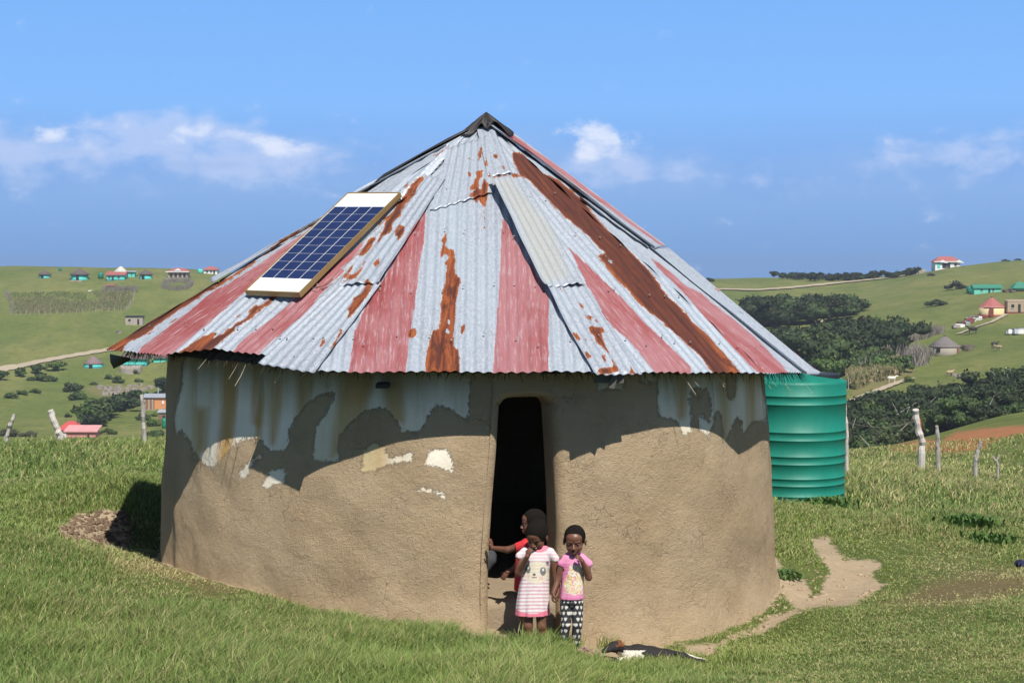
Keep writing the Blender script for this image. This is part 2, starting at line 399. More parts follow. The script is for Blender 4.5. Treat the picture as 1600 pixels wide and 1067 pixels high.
g = t.mix(t.math('MULTIPLY', t.ss(t.math('ADD', t.attr('dry'), nd), -.1, .5), .6), g, (.20, .16, .08))
t.put(t.b.inputs['Base Color'], g); t.b.inputs['Roughness'].default_value = .95; t.b.inputs['Specular IOR Level'].default_value = .1
bump(t, t.math('ADD', n2, t.math('MULTIPLY', t.noise(pos, 60, 3, .7), .4)), .03, .8)
terrain = fast('ground', GV, grid_faces(len(th), len(rad), wrap=True), t.m, smooth=True,
               attrs=dict(soil=a_soil, brown=a_brown, redearth=a_red, dry=a_dry))
tag(terrain, kind='structure')
# sea
t = material('sea_water'); pos = t.new('ShaderNodeNewGeometry').outputs['Position']
t.put(t.b.inputs['Base Color'], t.mix(t.ss(t.noise(t.scale(pos, .004, .0008, 1), 1, 6, .75), .62, .8), (.055, .13, .30), (.2, .3, .45)))
t.b.inputs['Roughness'].default_value = .55; t.b.inputs['Specular IOR Level'].default_value = .25
sea = fast('sea', [(-70000, 700, -60), (70000, 700, -60), (70000, 80000, -60), (-70000, 80000, -60)], [(0, 1, 2, 3)], t.m); tag(sea, kind='structure')
# two dirt tracks laid over the far slopes
def track(name, pts, width, mat, lift=.25, y0=200):
    pts = [(np.interp(s, range(len(pts)), [p[0] for p in pts]), np.interp(s, range(len(pts)), [p[1] for p in pts])) for s in np.linspace(0, len(pts)-1, 8*len(pts))]
    W = [place(px, py, y0) for px, py in pts]; vs = []
    for i, p in enumerate(W):
        d = W[min(i+1, len(W)-1)]-W[max(i-1, 0)]; d.z = 0; d.normalize(); nrm = Vector((-d.y, d.x, 0))
        k = width/2*(1+.15*math.sin(i*1.7))
        for s_ in (-1, 0, 1):
            q = p+nrm*k*s_; vs.append((q.x, q.y, gz(q.x, q.y)+lift))
    return tag(fast(name, vs, grid_faces(len(W), 3), mat), kind='structure')
m_track = plain('pale_track', (.40, .33, .235), .95, .2, .4)
track('dirt_road', [(-60,590),(0,578),(60,566),(110,557),(165,548),(230,538),(330,525)], 4.6, m_track, y0=300)
track('dirt_road', [(1095,454),(1130,453),(1180,454),(1230,451),(1290,445),(1350,439),(1400,434),(1425,428)], 4.0, m_track, lift=.35, y0=380)
track('footpath', [(1332,628),(1370,612),(1400,600),(1425,592)], 1.5, m_track, y0=180)
track('footpath', [(1497,523),(1525,512),(1550,504),(1572,492)], 1.3, m_track, y0=250)
# ------------------------------------------------------------------ the hut: wall
hut = thing('round_hut', (HX, HY, .1), 'large round mud hut with patched rusty corrugated iron roof and a dark open doorway', 'hut')
def r_wall(z, th=0): return 2.95+.125*np.clip((2.3-z)/2.2, 0, 1.2)**.8
def dpx(z, ys, xs):       # door edge as picture x by height -> angle
    Yf = 12.6; py = 433+(EYE-z)/Yf*2400
    x = np.interp(py, ys, xs); X = (x-800)/2400*Yf
    return np.arcsin(np.clip((X-HX)/r_wall(z), -1, 1))
DZT = 2.115; DZF = .385
def thL(z): return dpx(z, [600,622,700,800,860,910,1010], [783,782,777,769,765,763,763])
def thR(z): return dpx(z, [600,622,700,760,850,940,1010], [864,864,869,872,875,876,875])
def wpt(th_, z, dr=0.0, disp=True):
    th_ = np.asarray(th_, float); z = np.asarray(z, float); r = r_wall(z)+dr
    if disp:
        s = th_*3.05
        lump = fbm(s*1.2, z*1.4, 2, 21)*.10+fbm(s*2.9+z*.8, z*2.6, 2, 33)*.055*np.clip((1.9-z)/.8, .15, 1)+fbm(s*5, z*5, 3, 25)*.012+fbm(s*30, z*30, 2, 29)*.006
        r = r+lump+.10*np.clip((.45-z)/.5, 0, 1)**2
    return np.stack([HX+r*np.sin(th_), HY-r*np.cos(th_), z], -1)
zz = np.concatenate([np.linspace(-.55, 2.40, 155)])
na, nb = 330, 90
aa = np.linspace(0, 1, na)
EDGE = .022
ZZ = zz[None, :]; TL = thL(zz)-EDGE; TR = thR(zz)+EDGE
right = TR[None, :]+(math.pi*.56-TR)[None, :]*aa[:, None]
back = np.repeat(np.linspace(math.pi*.56, math.pi*1.44, nb)[1:-1][:, None], len(zz), 1)
left = (math.pi*1.44)+(TL+2*math.pi-math.pi*1.44)[None, :]*aa[:, None]
THW = np.concatenate([right, back, left], 0); ZW = np.repeat(ZZ, len(THW), 0)
V1 = wpt(THW, ZW); 
V1 = V1.reshape(-1, 3); F1 = grid_faces(len(THW), len(zz))
uv1 = np.stack([np.where(THW > math.pi, THW-2*math.pi, THW)*3.05, ZW], -1).reshape(-1, 2)
# lintel patch
nu = 40; uu = np.linspace(-1, 1, nu); nl = 40
def zlint(u): return DZT-.085*np.abs(u)**5
VZ = np.array([np.linspace(zlint(u), 2.40, nl) for u in uu])
tl = thL(VZ)-EDGE; tr = thR(VZ)+EDGE; TH2 = tl+(tr-tl)*(uu[:, None]+1)/2
V2 = wpt(TH2, VZ).reshape(-1, 3); F2 = grid_faces(nu, nl, off=len(V1)); uv2 = np.stack([TH2*3.05, VZ], -1).reshape(-1, 2)
# jambs and lintel soffit: the outline of the opening swept inwards
zs = np.linspace(-.3, zlint(1.0), 60)
ol = [(a, z, -1) for a, z in zip(thL(zs)-EDGE, zs)]+[((thL(zlint(u))-EDGE)*(1-u)/2+(thR(zlint(u))+EDGE)*(1+u)/2, zlint(u), u) for u in uu[1:-1]]+[(a, z, 1) for a, z in list(zip(thR(zs)+EDGE, zs))[::-1]]
ol = np.array(ol); rings = [(0, 0), (.012, .35), (.035, .7), (.07, .95), (.11, 1.0), (.2, 1.0), (.34, 1.0)]
V3 = []
for dep, sh in rings:
    th3 = ol[:, 0]-np.sign(ol[:, 2])*np.abs(ol[:, 2])**3*EDGE*sh
    z3 = ol[:, 1]-np.where(np.abs(ol[:, 2]) < 1, .05*sh, 0)
    V3.append(wpt(th3, z3, -dep))
V3 = np.array(V3).reshape(-1, 3); F3 = grid_faces(len(rings), len(ol), off=len(V1)+len(V2))
uv3 = np.concatenate([np.stack([ol[:, 0]*3.05-d*np.sign(ol[:, 2]), ol[:, 1]], -1) for d, _ in rings])
# inner face
thi = np.linspace(0, 1, 90); zi = np.linspace(-.3, 2.40, 20)
TI = (thR(zi)+.0)[None, :]+(thL(zi)+2*math.pi-thR(zi))[None, :]*thi[:, None]; ZI = np.repeat(zi[None, :], 90, 0)
V4 = wpt(TI, ZI, -.34, False).reshape(-1, 3); F4 = grid_faces(90, 20, off=len(V1)+len(V2)+len(V3)); uv4 = np.stack([TI*2.7, ZI], -1).reshape(-1, 2)
nlI = 6; VZI = np.array([np.linspace(zlint(u)-.05, 2.40, nlI) for u in uu]); TI2 = thL(VZI)+(thR(VZI)-thL(VZI))*(uu[:, None]+1)/2
V5 = wpt(TI2, VZI, -.34, False).reshape(-1, 3); F5 = grid_faces(nu, nlI, off=len(V1)+len(V2)+len(V3)+len(V4)); uv5 = np.stack([TI2*2.7, VZI], -1).reshape(-1, 2)
VW = np.concatenate([V1, V2, V3, V4, V5])
W1 = lambda p: crop(250, 560, 4.848, p)
W2 = lambda p: crop(480, 570, 4.64, p)
W3 = lambda p: crop(920, 570, 5.333, p)
white = [W1([(165,-40),(160,200),(100,450),(115,580),(160,545),(210,610),(260,720),(350,815),(400,835),(450,790),(500,730),(560,670),(620,620),(700,605),(770,625),(800,680),(830,700),(950,705),(975,640),(980,560),(1020,470),(1100,360),(1212,280),(1212,-40)]),
    W2([(-20,-40),(-20,280),(60,230),(200,200),(190,250),(130,350),(60,450),(45,540),(40,680),(50,700),(150,700),(232,712),(240,650),(225,620),(240,520),(300,440),(380,370),(430,330),(540,310),(600,340),(650,420),(680,490),(820,485),(870,400),(910,310),(950,290),(1050,330),(1165,420),(1180,300),(1185,150),(1190,-40)]),
    W1([(650,800),(760,715),(795,730),(700,800),(665,900),(600,912),(595,860)]), W1([(830,850),(900,825),(945,835),(960,880),(930,960),(860,950),(820,1000),(760,965),(790,920)]),
    W2([(400,640),(430,590),(490,555),(560,590),(600,665),(690,650),(740,625),(770,640),(765,700),(600,722),(480,770),(390,782)]),
    W2([(848,705),(880,630),(950,600),(1020,620),(1050,680),(1070,780),(960,750),(850,722)]),
    W3([(575,-20),(565,300),(580,440),(720,460),(770,555),(800,592),(830,570),(865,555),(850,480),(855,360),(840,280),(870,200),(980,200),(1005,260),(1020,380),(1000,480),(970,460),(945,390),(910,450),(915,540),(990,600),(1000,625),(1030,540),(1050,430),(1070,380),(1100,430),(1110,550),(1120,620),(1128,690),(1175,570),(1200,510),(1240,440),(1270,470),(1275,560),(1300,560),(1370,480),(1450,470),(1480,490),(1485,350),(1450,200),(1440,-20),(1225,-20),(1220,250),(1190,290),(1160,260),(1150,150),(1140,-20)]),
    W3([(80,60),(60,210),(270,210),(300,180),(300,60)]), W3([(420,60),(430,150),(560,150),(590,60)])]
stains = [[(348,560),(374,560),(370,620),(358,720),(340,724),(347,640)],[(424,560),(442,560),(436,640),(426,690)],[(394,560),(403,560),(400,660),(396,660)],[(538,580),(582,580),(567,650),(545,690),(518,712),(525,660)],[(600,580),(624,580),(627,655),(612,655)],[(1126,590),(1140,590),(1138,680),(1130,692)],[(306,640),(322,640),(318,700),(308,704)],[(468,580),(484,580),(476,650),(468,650)],[(570,695),(598,692),(600,740),(566,742)],[(1062,590),(1070,590),(1068,650),(1064,650)],[(1170,590),(1178,590),(1178,670),(1172,670)]]
faint = [W2([(670,890),(760,895),(830,865),(900,878),(1045,915),(1020,955),(990,1015),(940,955),(800,935),(700,915)])]
pxw, pyw = proj(VW); n12 = len(V1)+len(V2)
front = np.zeros(len(VW), bool); front[:n12] = VW[:n12, 1] < HY+.4
wa = np.full(len(VW), -1.0); wa[front] = sdf_union(pxw[front], pyw[front], white, 12)
wf = np.full(len(VW), -1.0); wf[front] = sdf_union(pxw[front], pyw[front], faint, 12)
wa = np.maximum(wa, wf-.30)
ws = np.full(len(VW), -1.0); ws[front] = sdf_union(pxw[front], pyw[front], stains, 12)
t = material('mud_plaster')
uvn = t.new('ShaderNodeUVMap').outputs[0]
pos = t.obj
nA = t.noise(pos, 1.3, 6, .6); nB = t.noise(pos, 34, 5, .7); nC = t.noise(pos, 110, 3, .6)
mud = t.mix(t.ss(nA, .3, .7), (.430, .315, .192), (.52, .395, .255))
mud = t.mix(t.math('MULTIPLY', t.ss(nB, .5, .8), .5), mud, (.36, .26, .17))
mud = t.mix(t.math('MULTIPLY', t.ss(nC, .62, .8), .45), mud, (.54, .46, .33))
damp = t.ss(t.noise(t.scale(uvn, .8, 1.5, 1), 1.4, 5, .7), .58, .8)
mud = t.mix(t.math('MULTIPLY', damp, .45), mud, (.29, .20, .13))
# fine cracks

ntx = t.new('ShaderNodeTexNoise'); t.put(ntx.inputs['Vector'], uvn); ntx.inputs['Scale'].default_value = 6; ntx.inputs['Detail'].default_value = 5
off = t.new('ShaderNodeVectorMath', operation='SCALE'); t.put(off.inputs[0], ntx.outputs[1]); off.inputs['Scale'].default_value = .22
cv = t.vmath('ADD', uvn, off.outputs[0])
cr = t.voro(cv, 6, 'DISTANCE_TO_EDGE'); crm = t.math('SUBTRACT', 1.0, t.ss(cr, .0, .018))
crk = t.math('MULTIPLY', crm, t.ss(t.noise(uvn, 1.5, 4, .6), .46, .66))
cr2 = t.voro(cv, 19, 'DISTANCE_TO_EDGE'); crk2 = t.math('MULTIPLY', t.math('SUBTRACT', 1.0, t.ss(cr2, .0, .035)), t.ss(t.noise(uvn, 3.1, 4, .6), .48, .62))
crk = t.math('MAXIMUM', crk, t.math('MULTIPLY', crk2, .7))
mud = t.mix(t.math('MULTIPLY', crk, .45), mud, (.07, .05, .03))
streak = t.noise(t.scale(uvn, 3.2, .32, 1), 1.0, 5, .65, .5)
lime = t.mix(t.noise(pos, 5, 5, .7), (.68, .60, .47), (.86, .79, .67))
lime = t.mix(t.math('MULTIPLY', t.ss(streak, .54, .70), .7), lime, (.46, .29, .10))
lime = t.mix(t.math('MULTIPLY', t.ss(t.math('ADD', t.attr('stain'), t.math('MULTIPLY', t.math('SUBTRACT', streak, .5), 2.0)), -.9, .5), .9), lime, (.44, .245, .065))
lime = t.mix(t.math('MULTIPLY', t.ss(t.noise(t.scale(uvn, 1.2, .5, 1), 1.0, 4, .6), .42, .66), .75), lime, (.56, .48, .30))

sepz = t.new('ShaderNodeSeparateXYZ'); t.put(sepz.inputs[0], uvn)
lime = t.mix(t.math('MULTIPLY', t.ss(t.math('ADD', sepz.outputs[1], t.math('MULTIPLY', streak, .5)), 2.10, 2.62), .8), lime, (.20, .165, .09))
lime = t.mix(t.math('MULTIPLY', t.ss(t.noise(pos, 22, 4, .8), .66, .72), .5), lime, (.2, .16, .11))
lm = t.ss(t.math('ADD', t.attr('white'), t.math('MULTIPLY', t.math('SUBTRACT', t.noise(pos, 30, 8, .85), .5), 2.4)), -.03, .09)
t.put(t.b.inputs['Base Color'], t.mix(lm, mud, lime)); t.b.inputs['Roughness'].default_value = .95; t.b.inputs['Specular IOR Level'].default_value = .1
hgt = t.math('ADD', t.math('MULTIPLY', nB, .9), t.math('MULTIPLY', nC, .8)); hgt = t.math('SUBTRACT', hgt, t.math('MULTIPLY', crk, .6))
hgt = t.math('ADD', hgt, t.math('MULTIPLY', t.ss(t.noise(t.scale(uvn, 16, 14, 1), 1, 8, .85), .2, .8), .9))
hgt = t.mix(lm, hgt, t.math('MULTIPLY', nB, .4))
bump(t, hgt, .014, .9)
m_mud = t.m
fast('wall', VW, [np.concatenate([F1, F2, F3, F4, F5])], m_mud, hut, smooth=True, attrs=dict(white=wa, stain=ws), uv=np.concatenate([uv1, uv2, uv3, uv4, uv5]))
def _nrm(th_, z):
    e = .02; a = wpt(th_+e/3, z)-wpt(th_-e/3, z); b_ = wpt(th_, z+e)-wpt(th_, z-e); n_ = np.cross(a, b_); return n_/np.linalg.norm(n_, axis=-1)[..., None]
wme = hut.children[0].data; nr = np.zeros(len(VW)*3, np.float32); wme.vertex_normals.foreach_get('vector', nr); nr = nr.reshape(-1, 3).astype(float)
an = np.concatenate([_nrm(THW, ZW).reshape(-1, 3), _nrm(TH2, VZ).reshape(-1, 3)]); sg = np.sign((an*nr[:n12]).sum(1)); an = an*np.where(np.median(sg) < 0, -1, 1)
nr[:n12] = an; nr[:n12] /= np.linalg.norm(nr[:n12], axis=1)[:, None]
wme.normals_split_custom_set_from_vertices(nr.tolist())
# floor and doorstep: earth floor with a rounded lip, recessed in the doorway
fl = []; 
ths = np.linspace(-math.pi, math.pi, 97)
doorc = (thL(.4)+thR(.4))/2
b = MB()
n = 14; prof = [(-.25, .085), (.30, .085), (.355, .095), (.378, .13), (.385, .17), (.385, .5), (.385, 1.0), (.385, 2.2)]
us = np.linspace(-1.25, 1.25, n); VF = []
for u in us:
    a = doorc+u*(thR(.4)-thL(.4))/2
    for z, dep in prof:
        rr = 3.03-dep; VF.append((HX+rr*math.sin(a)+.0, HY-rr*math.cos(a), z+.006*math.sin(u*9+dep*20)))
t = NT(m_mud.node_tree)
m_floor = plain('earth_floor', (.27, .205, .135), .95, .2, 6, bmp=.01)
fast('doorstep', VF, grid_faces(n, len(prof)), m_floor, hut, smooth=True)
VF = [(HX, HY, .38)]+[(HX+2.68*math.sin(a), HY-2.68*math.cos(a), .38) for a in ths[:-1]]
fast('floor', VF, [(0, 1+i, 1+(i+1) % 96) for i in range(96)], m_floor, hut)
m_timber = plain('old_timber', (.11, .075, .045), .9, .3, 9, bmp=.005)
# ------------------------------------------------------------------ the hut: roof
AP = P(757, 190, 15.56)
def eave(px, py, phi):
    s_, c_ = math.sin(R(phi)), math.cos(R(phi)); k = (px-800)/2400
    Rr = (k*HY+.506)/(s_+k*c_) if px is not None else None
    Y = HY-Rr*c_; p = P(px, py, Y); return Vector((-.506+Rr*s_, Y, p.z))
def eave_r(r, z, phi): return Vector((-.506+r*math.sin(R(phi)), HY-r*math.cos(R(phi)), z))
corners = [eave_r(3.5, 2.40, -103), eave(165, 548, -72), eave(259, 556, -44.5), eave(491, 580, -17.3), eave(925, 583, 18.8), eave(1200, 583, 51.3), eave(1281, 583, 84),
           eave_r(3.5, 2.2, 120), eave_r(3.5, 2.3, 155), eave_r(3.5, 2.35, 190), eave_r(3.5, 2.4, 225)]
class Facet:
    def __init__(s, a, b):
        s.a, s.b = a, b
        s.e = (b-a).normalized(); s.n = (a-AP).cross(b-AP).normalized()
        if s.n.z < 0: s.n = -s.n
        s.t = s.n.cross(s.e)
        if s.t.z > 0: s.t = -s.t
        s.va, s.ta = (a-AP).dot(s.e), (a-AP).dot(s.t); s.vb, s.tb = (b-AP).dot(s.e), (b-AP).dot(s.t)
    def pt(s, v, t_, h):
        return (np.array(AP)[None]+np.multiply.outer(np.ravel(v), np.array(s.e))+np.multiply.outer(np.ravel(t_), np.array(s.t))+np.multiply.outer(np.ravel(h), np.array(s.n)))
    def hit(s, px, py, h=0.0):
        d = P(px, py, 1.0)-Vector((0, 0, EYE)); o = Vector((0, 0, EYE)); q = AP+s.n*h
        k = (q-o).dot(s.n)/d.dot(s.n); p = o+d*k
        return (p-AP).dot(s.e), (p-AP).dot(s.t)
FC = [Facet(corners[i], corners[(i+1) % len(corners)]) for i in range(len(corners))]
K1 = lambda p: crop(160, 400, 5.617, p)
K2 = lambda p: crop(360, 280, 5.336, p)
K3 = lambda p: crop(380, 420, 5.927, p)
K4 = lambda p: crop(560, 170, 5.082, p)
K5 = lambda p: crop(600, 360, 4.446, p)
K6 = lambda p: crop(740, 240, 5.08, p)
K7 = lambda p: crop(820, 400, 5.335, p)
K8 = lambda p: crop(1000, 370, 4.267, p)
rust = [K5([(430,5),(437,60),(425,100),(450,130),(488,140),(490,180),(503,210),(490,250),(500,300),(530,330),(525,400),(510,440),(500,560),(490,640),(485,800),(520,830),(530,960),(530,1005),(285,1005),(290,860),(325,730),(345,690),(385,680),(392,560),(400,440),(418,380),(430,300),(440,250),(415,225),(440,200),(455,180),(420,165),(395,200),(388,180),(395,150),(405,60)]),
 K5([(165,680),(220,680),(220,730),(185,755),(165,740)]), K5([(530,660),(560,655),(560,700),(530,745)]),
 K4([(970,300),(985,310),(980,380),(960,400),(948,360)]), K4([(1012,370),(1026,380),(1018,470),(1000,460)]), K4([(870,380),(905,400),(890,415),(870,400)]), K4([(940,395),(960,400),(955,420),(940,415)]),
 K4([(862,500),(880,500),(895,530),(885,545),(862,520)]), K4([(950,490),(990,490),(985,530),(965,570),(955,620),(965,640),(1000,550),(1035,600),(1030,700),(1005,785),(975,760),(950,720),(940,760),(925,740),(910,700),(870,715),(880,680),(910,650),(880,640),(885,620),(910,600),(915,560),(935,550),(930,510)]),
 K4([(1030,480),(1050,475),(1045,540),(1030,550)]), K4([(1075,360),(1110,370),(1105,400),(1070,400)]), K4([(1145,450),(1165,470),(1160,500),(1145,490)]), K4([(885,452),(912,458),(895,472)]), K4([(935,452),(960,456),(950,470)]), K4([(995,770),(1008,770),(1002,960),(995,960)]),
 K4([(480,540),(540,525),(520,560),(480,610),(450,690),(410,720),(370,770),(345,800),(340,860),(300,880),(270,920),(260,980),(230,1000),(200,1010),(150,1075),(150,1040),(175,990),(200,950),(220,880),(170,920),(140,960),(120,990),(150,940),(200,870),(270,820),(320,740),(370,680),(400,620),(450,570)]),
 K4([(320,920),(370,930),(372,970),(345,1010),(310,1070),(310,1030),(285,1000),(290,970)]), K4([(580,380),(700,310),(730,290),(690,330),(600,390)]), K4([(350,640),(385,580),(405,575),(370,640)]),
 K2([(1170,480),(1225,490),(1200,520),(1160,600),(1100,640),(1060,640),(1110,560)]), K2([(1130,680),(1110,740),(1050,830),(980,840),(890,888),(930,850),(1000,800),(1060,770),(1080,740)]), K2([(1195,690),(1245,655),(1240,700),(1210,745),(1195,720)]), K2([(930,830),(1000,720),(1030,700),(1010,760),(960,830)]),
 K3([(1150,90),(1200,140),(1165,230),(1110,310),(1060,370),(1000,450),(965,460),(965,420),(940,405),(975,400),(970,370),(1010,310),(1030,270),(1080,230),(1120,180),(1150,150),(1120,130)]), K3([(905,560),(935,560),(900,630),(850,700),(805,745),(830,700),(870,620)]), K3([(735,650),(770,650),(760,690),(705,730),(710,700)]), K3([(700,830),(750,835),(700,900),(715,860)]), K3([(880,525),(905,545),(885,550)]), K3([(655,940),(685,935),(670,980)]),
 K3([(260,255),(320,255),(240,330),(170,370),(110,430),(0,520),(0,470),(60,430),(130,375),(40,420),(50,380),(110,340),(180,330)]),
 K1([(960,665),(1010,670),(975,715),(1080,660),(1130,620),(1200,570),(1260,540),(1340,440),(1390,440),(1348,500),(1200,620),(1060,740),(940,840),(890,910),(600,910),(700,820),(800,750),(880,700),(930,690)]), K1([(1170,530),(1225,500),(1215,530),(1175,550)]),
 K1([(945,230),(1000,290),(900,330),(820,390),(740,440),(660,490),(600,530),(540,570),(480,610),(400,680),(330,720),(250,745),(200,790),(170,870),(90,870),(30,850),(20,815),(200,710),(300,640),(400,570),(500,500),(600,430),(750,340),(850,270)]),
 K1([(1000,290),(960,230),(1100,190),(1200,130),(1348,30),(1348,60),(1200,160),(1110,210),(1040,260),(1010,285)]), K1([(580,590),(650,540),(640,560),(600,595)]), K1([(400,690),(500,630),(480,650)]),
 K2([(0,830),(200,690),(430,500),(780,320),(780,335),(500,490),(250,665),(100,750),(0,860)]), K2([(780,270),(815,270),(800,290),(770,295)]),
 K6([(300,-10),(385,-10),(450,60),(560,160),(620,180),(700,230),(800,310),(850,350),(900,410),(950,480),(1100,640),(1250,780),(1400,930),(1500,1067),(1200,1067),(1130,1000),(1050,910),(1020,850),(970,815),(1040,790),(980,740),(900,650),(830,590),(700,490),(600,380),(500,280),(430,200),(370,180),(350,140),(310,60)]),
 K7([(900,0),(1060,200),(1300,430),(1387,520),(1387,760),(1270,670),(1200,610),(1140,540),(1050,480),(960,410),(880,310),(780,200),(700,130),(640,40),(620,0)]),
 K8([(0,180),(60,250),(150,350),(250,470),(340,550),(450,650),(560,770),(690,930),(500,930),(400,800),(250,660),(190,610),(120,550),(50,480),(0,430)]),
 K6([(390,165),(290,160),(300,190),(370,190)]), K4([(1040,545),(1150,520),(1330,525),(1320,545),(1160,535),(1060,555)]),
 K4([(1175,285),(1215,330),(1300,400),(1423,560),(1423,620),(1300,540),(1225,415),(1260,420),(1220,350)]),
 K7([(285,255),(315,270),(315,300),(285,280)]), K7([(450,390),(490,410),(495,440),(455,430)]), K7([(490,490),(560,500),(560,560),(520,510)]), K7([(580,525),(615,540),(605,565),(580,545)]), K7([(540,580),(600,590),(650,590),(670,630),(640,650),(690,780),(720,850),(780,930),(800,960),(700,985),(590,985),(620,935),(720,925),(740,900),(700,820),(640,760),(590,710),(570,660),(540,640),(520,600)]), K7([(395,640),(430,640),(470,690),(455,715),(400,670)]), K7([(505,790),(540,810),(560,850),(505,865)]), K7([(640,820),(670,830),(680,880),(660,895),(635,850)]), K7([(820,810),(860,880),(930,990),(870,985),(880,920)]),
 K6([(930,385),(970,400),(965,412),(940,405)]), K8([(460,310),(520,345),(530,365),(480,330)])]
holes = [K5([(440,620),(460,615),(462,660),(440,650)]), K5([(425,680),(450,680),(455,715),(430,710)]), K5([(462,312),(482,315),(470,325)]), K6([(1040,800),(1075,815),(1060,825)]), K6([(1065,840),(1110,860),(1100,875),(1070,860)]), K7([(905,240),(925,245),(920,265)]), K1([(900,745),(925,740),(910,755)]), K1([(960,745),(985,735),(975,755)]), K1([(1160,630),(1210,605),(1190,640),(1160,645)]), K6([(890,640),(990,740),(980,750),(900,670)])]
red = [[(786,338),(800,362),(820,400),(845,440),(858,465),(857,590),(770,590),(776,500),(781,420),(783,360)],
 [(665,328),(664,370),(655,420),(648,480),(640,520),(633,590),(543,590),(553,520),(570,480),(592,447),(620,400),(645,355)],
 K1([(1348,100),(1348,200),(1240,330),(1100,450),(950,580),(800,700),(560,905),(270,900),(340,800),(500,680),(640,570),(800,450),(920,350),(1000,290),(1100,240),(1230,160)]),
 K2([(0,860),(250,700),(430,570),(620,450),(640,450),(240,830),(100,950),(0,1020)]),
 K3([(0,660),(180,520),(380,370),(520,240),(660,110),(800,50),(900,0),(960,0),(900,60),(800,150),(720,230),(650,330),(560,430),(400,560),(200,730),(100,845),(-180,845)]),
 K2([(700,870),(900,680),(1060,560),(1130,510),(1080,600),(1000,680),(880,780),(850,870)]),
 K6([(745,735),(850,830),(1000,980),(1100,1067),(900,1067),(880,1000),(830,900),(800,840)]), K7([(400,0),(470,60),(600,170),(740,280),(820,360),(1000,550),(1200,740),(1387,920),(1387,995),(1110,995),(980,830),(850,690),(720,580),(660,500),(600,380),(520,240),(450,110)]), K8([(0,545),(100,640),(200,740),(355,930),(120,930),(0,780)]),
 K8([(65,135),(150,190),(300,320),(400,370),(480,440),(600,530),(750,650),(840,740),(1000,915),(780,905),(600,720),(450,560),(300,390),(200,280),(120,210)]),
 [(770,190),(800,210),(860,250),(960,325),(1040,385),(1030,383),(940,318),(850,254),(790,213)]]
cream = [[(762,276),(800,270),(870,355),(900,440),(845,450),(800,345)], K3([(960,0),(900,80),(800,190),(640,350),(650,330),(720,230),(800,150),(900,60)]), K1([(1240,380),(1000,560),(800,700),(580,880),(560,880),(900,600),(1230,350)])]
t = material('corrugated_iron')
uvn = t.new('ShaderNodeUVMap').outputs[0]; pos = t.obj
fine = t.noise(t.scale(uvn, 14, 5, 1), 1.0, 6, .7)
nR = t.math('SUBTRACT', t.noise(t.scale(uvn, 22, 9, 1), 1.0, 5, .75), .5)
mr = t.ss(t.math('ADD', t.attr('rust'), t.math('MULTIPLY', nR, .7)), -.02, .06)
mh = t.ss(t.math('ADD', t.attr('bare'), t.math('MULTIPLY', nR, .6)), -.02, .06)
mr = t.math('MULTIPLY', mr, t.math('SUBTRACT', 1.0, mh))
lines = t.noise(t.scale(uvn, 60, 2.2, 1), 1.0, 4, .7)
mred = t.ss(t.math('ADD', t.attr('red'), t.math('MULTIPLY', t.math('SUBTRACT', lines, .5), .45)), -.03, .06)
sp = t.voro(t.scale(uvn, 90, 45, 1), 1.0, 'F1', 1)
spv = t.new('ShaderNodeSeparateXYZ'); t.put(spv.inputs[0], sp)
galv = t.mix(spv.outputs[0], (.29, .325, .375), (.44, .47, .515))
broad = t.noise(t.scale(uvn, 2.2, .5, 1), 1.0, 5, .6)
galv = t.mix(t.ss(broad, .35, .7), galv, t.mix(.5, galv, (.41, .475, .545)))
galv = t.mix(t.math('MULTIPLY', t.ss(t.noise(t.scale(uvn, 7, .8, 1), 1.0, 4, .7), .55, .75), .55), galv, (.50, .55, .59))
galv = t.mix(t.math('MULTIPLY', t.ss(t.noise(t.scale(uvn, 24, 1.2, 1), 1.0, 4, .7), .62, .74), .35), galv, (.24, .16, .10))
galv = t.mix(t.math('MULTIPLY', t.ss(t.math('ADD', t.attr('cream'), t.math('MULTIPLY', t.math('SUBTRACT', broad, .5), 1.0)), -.2, 1.3), .6), galv, (.43, .42, .35))
rustc = t.ramp(t.noise(t.scale(uvn, 13, 2.2, 1), 1.0, 7, .75, .8), [(.38, (.050, .010, .005)), (.47, (.105, .022, .008)), (.55, (.22, .052, .011)), (.68, (.31, .10, .024))])
dk = t.attr('dark'); rustc = t.mix(t.math('MULTIPLY', t.ss(dk, -.5, .2), .85), rustc, t.mix(t.ss(t.noise(t.scale(uvn, 20, 1.4, 1), 1.0, 5, .7), .4, .75), (.048, .0095, .006), (.12, .026, .010)))
rim = t.ss(t.math('ADD', t.attr('rust'), t.math('MULTIPLY', nR, .7)), .04, .30)
rustc = t.mix(rim, t.mix(.35, (.27, .075, .015), rustc), rustc)
redc = t.mix(t.ss(t.noise(t.scale(uvn, 1.6, .7, 1), 1.0, 6, .65), .36, .62), (.235, .048, .048), (.30, .125, .135))
redc = t.mix(t.math('MULTIPLY', t.ss(t.noise(t.scale(uvn, 45, 4, 1), 1.0, 5, .75), .50, .68), .7), redc, (.40, .31, .33))
redc = t.mix(t.math('MULTIPLY', t.ss(t.noise(t.scale(uvn, 30, 1.3, 1), 1.0, 4, .7), .60, .72), .6), redc, (.19, .028, .024))
base = t.mix(mred, galv, redc); base = t.mix(mr, base, rustc)
t.put(t.b.inputs['Base Color'], base)
inv = t.math('SUBTRACT', 1.0, t.math('MAXIMUM', mr, mred))
t.put(t.b.inputs['Metallic'], t.math('MULTIPLY', inv, .25)); t.put(t.b.inputs['Roughness'], t.math('SUBTRACT', .82, t.math('MULTIPLY', inv, .34)))
bump(t, t.math('ADD', fine, t.math('MULTIPLY', spv.outputs[1], .3)), .004, .5)
m_iron = t.m
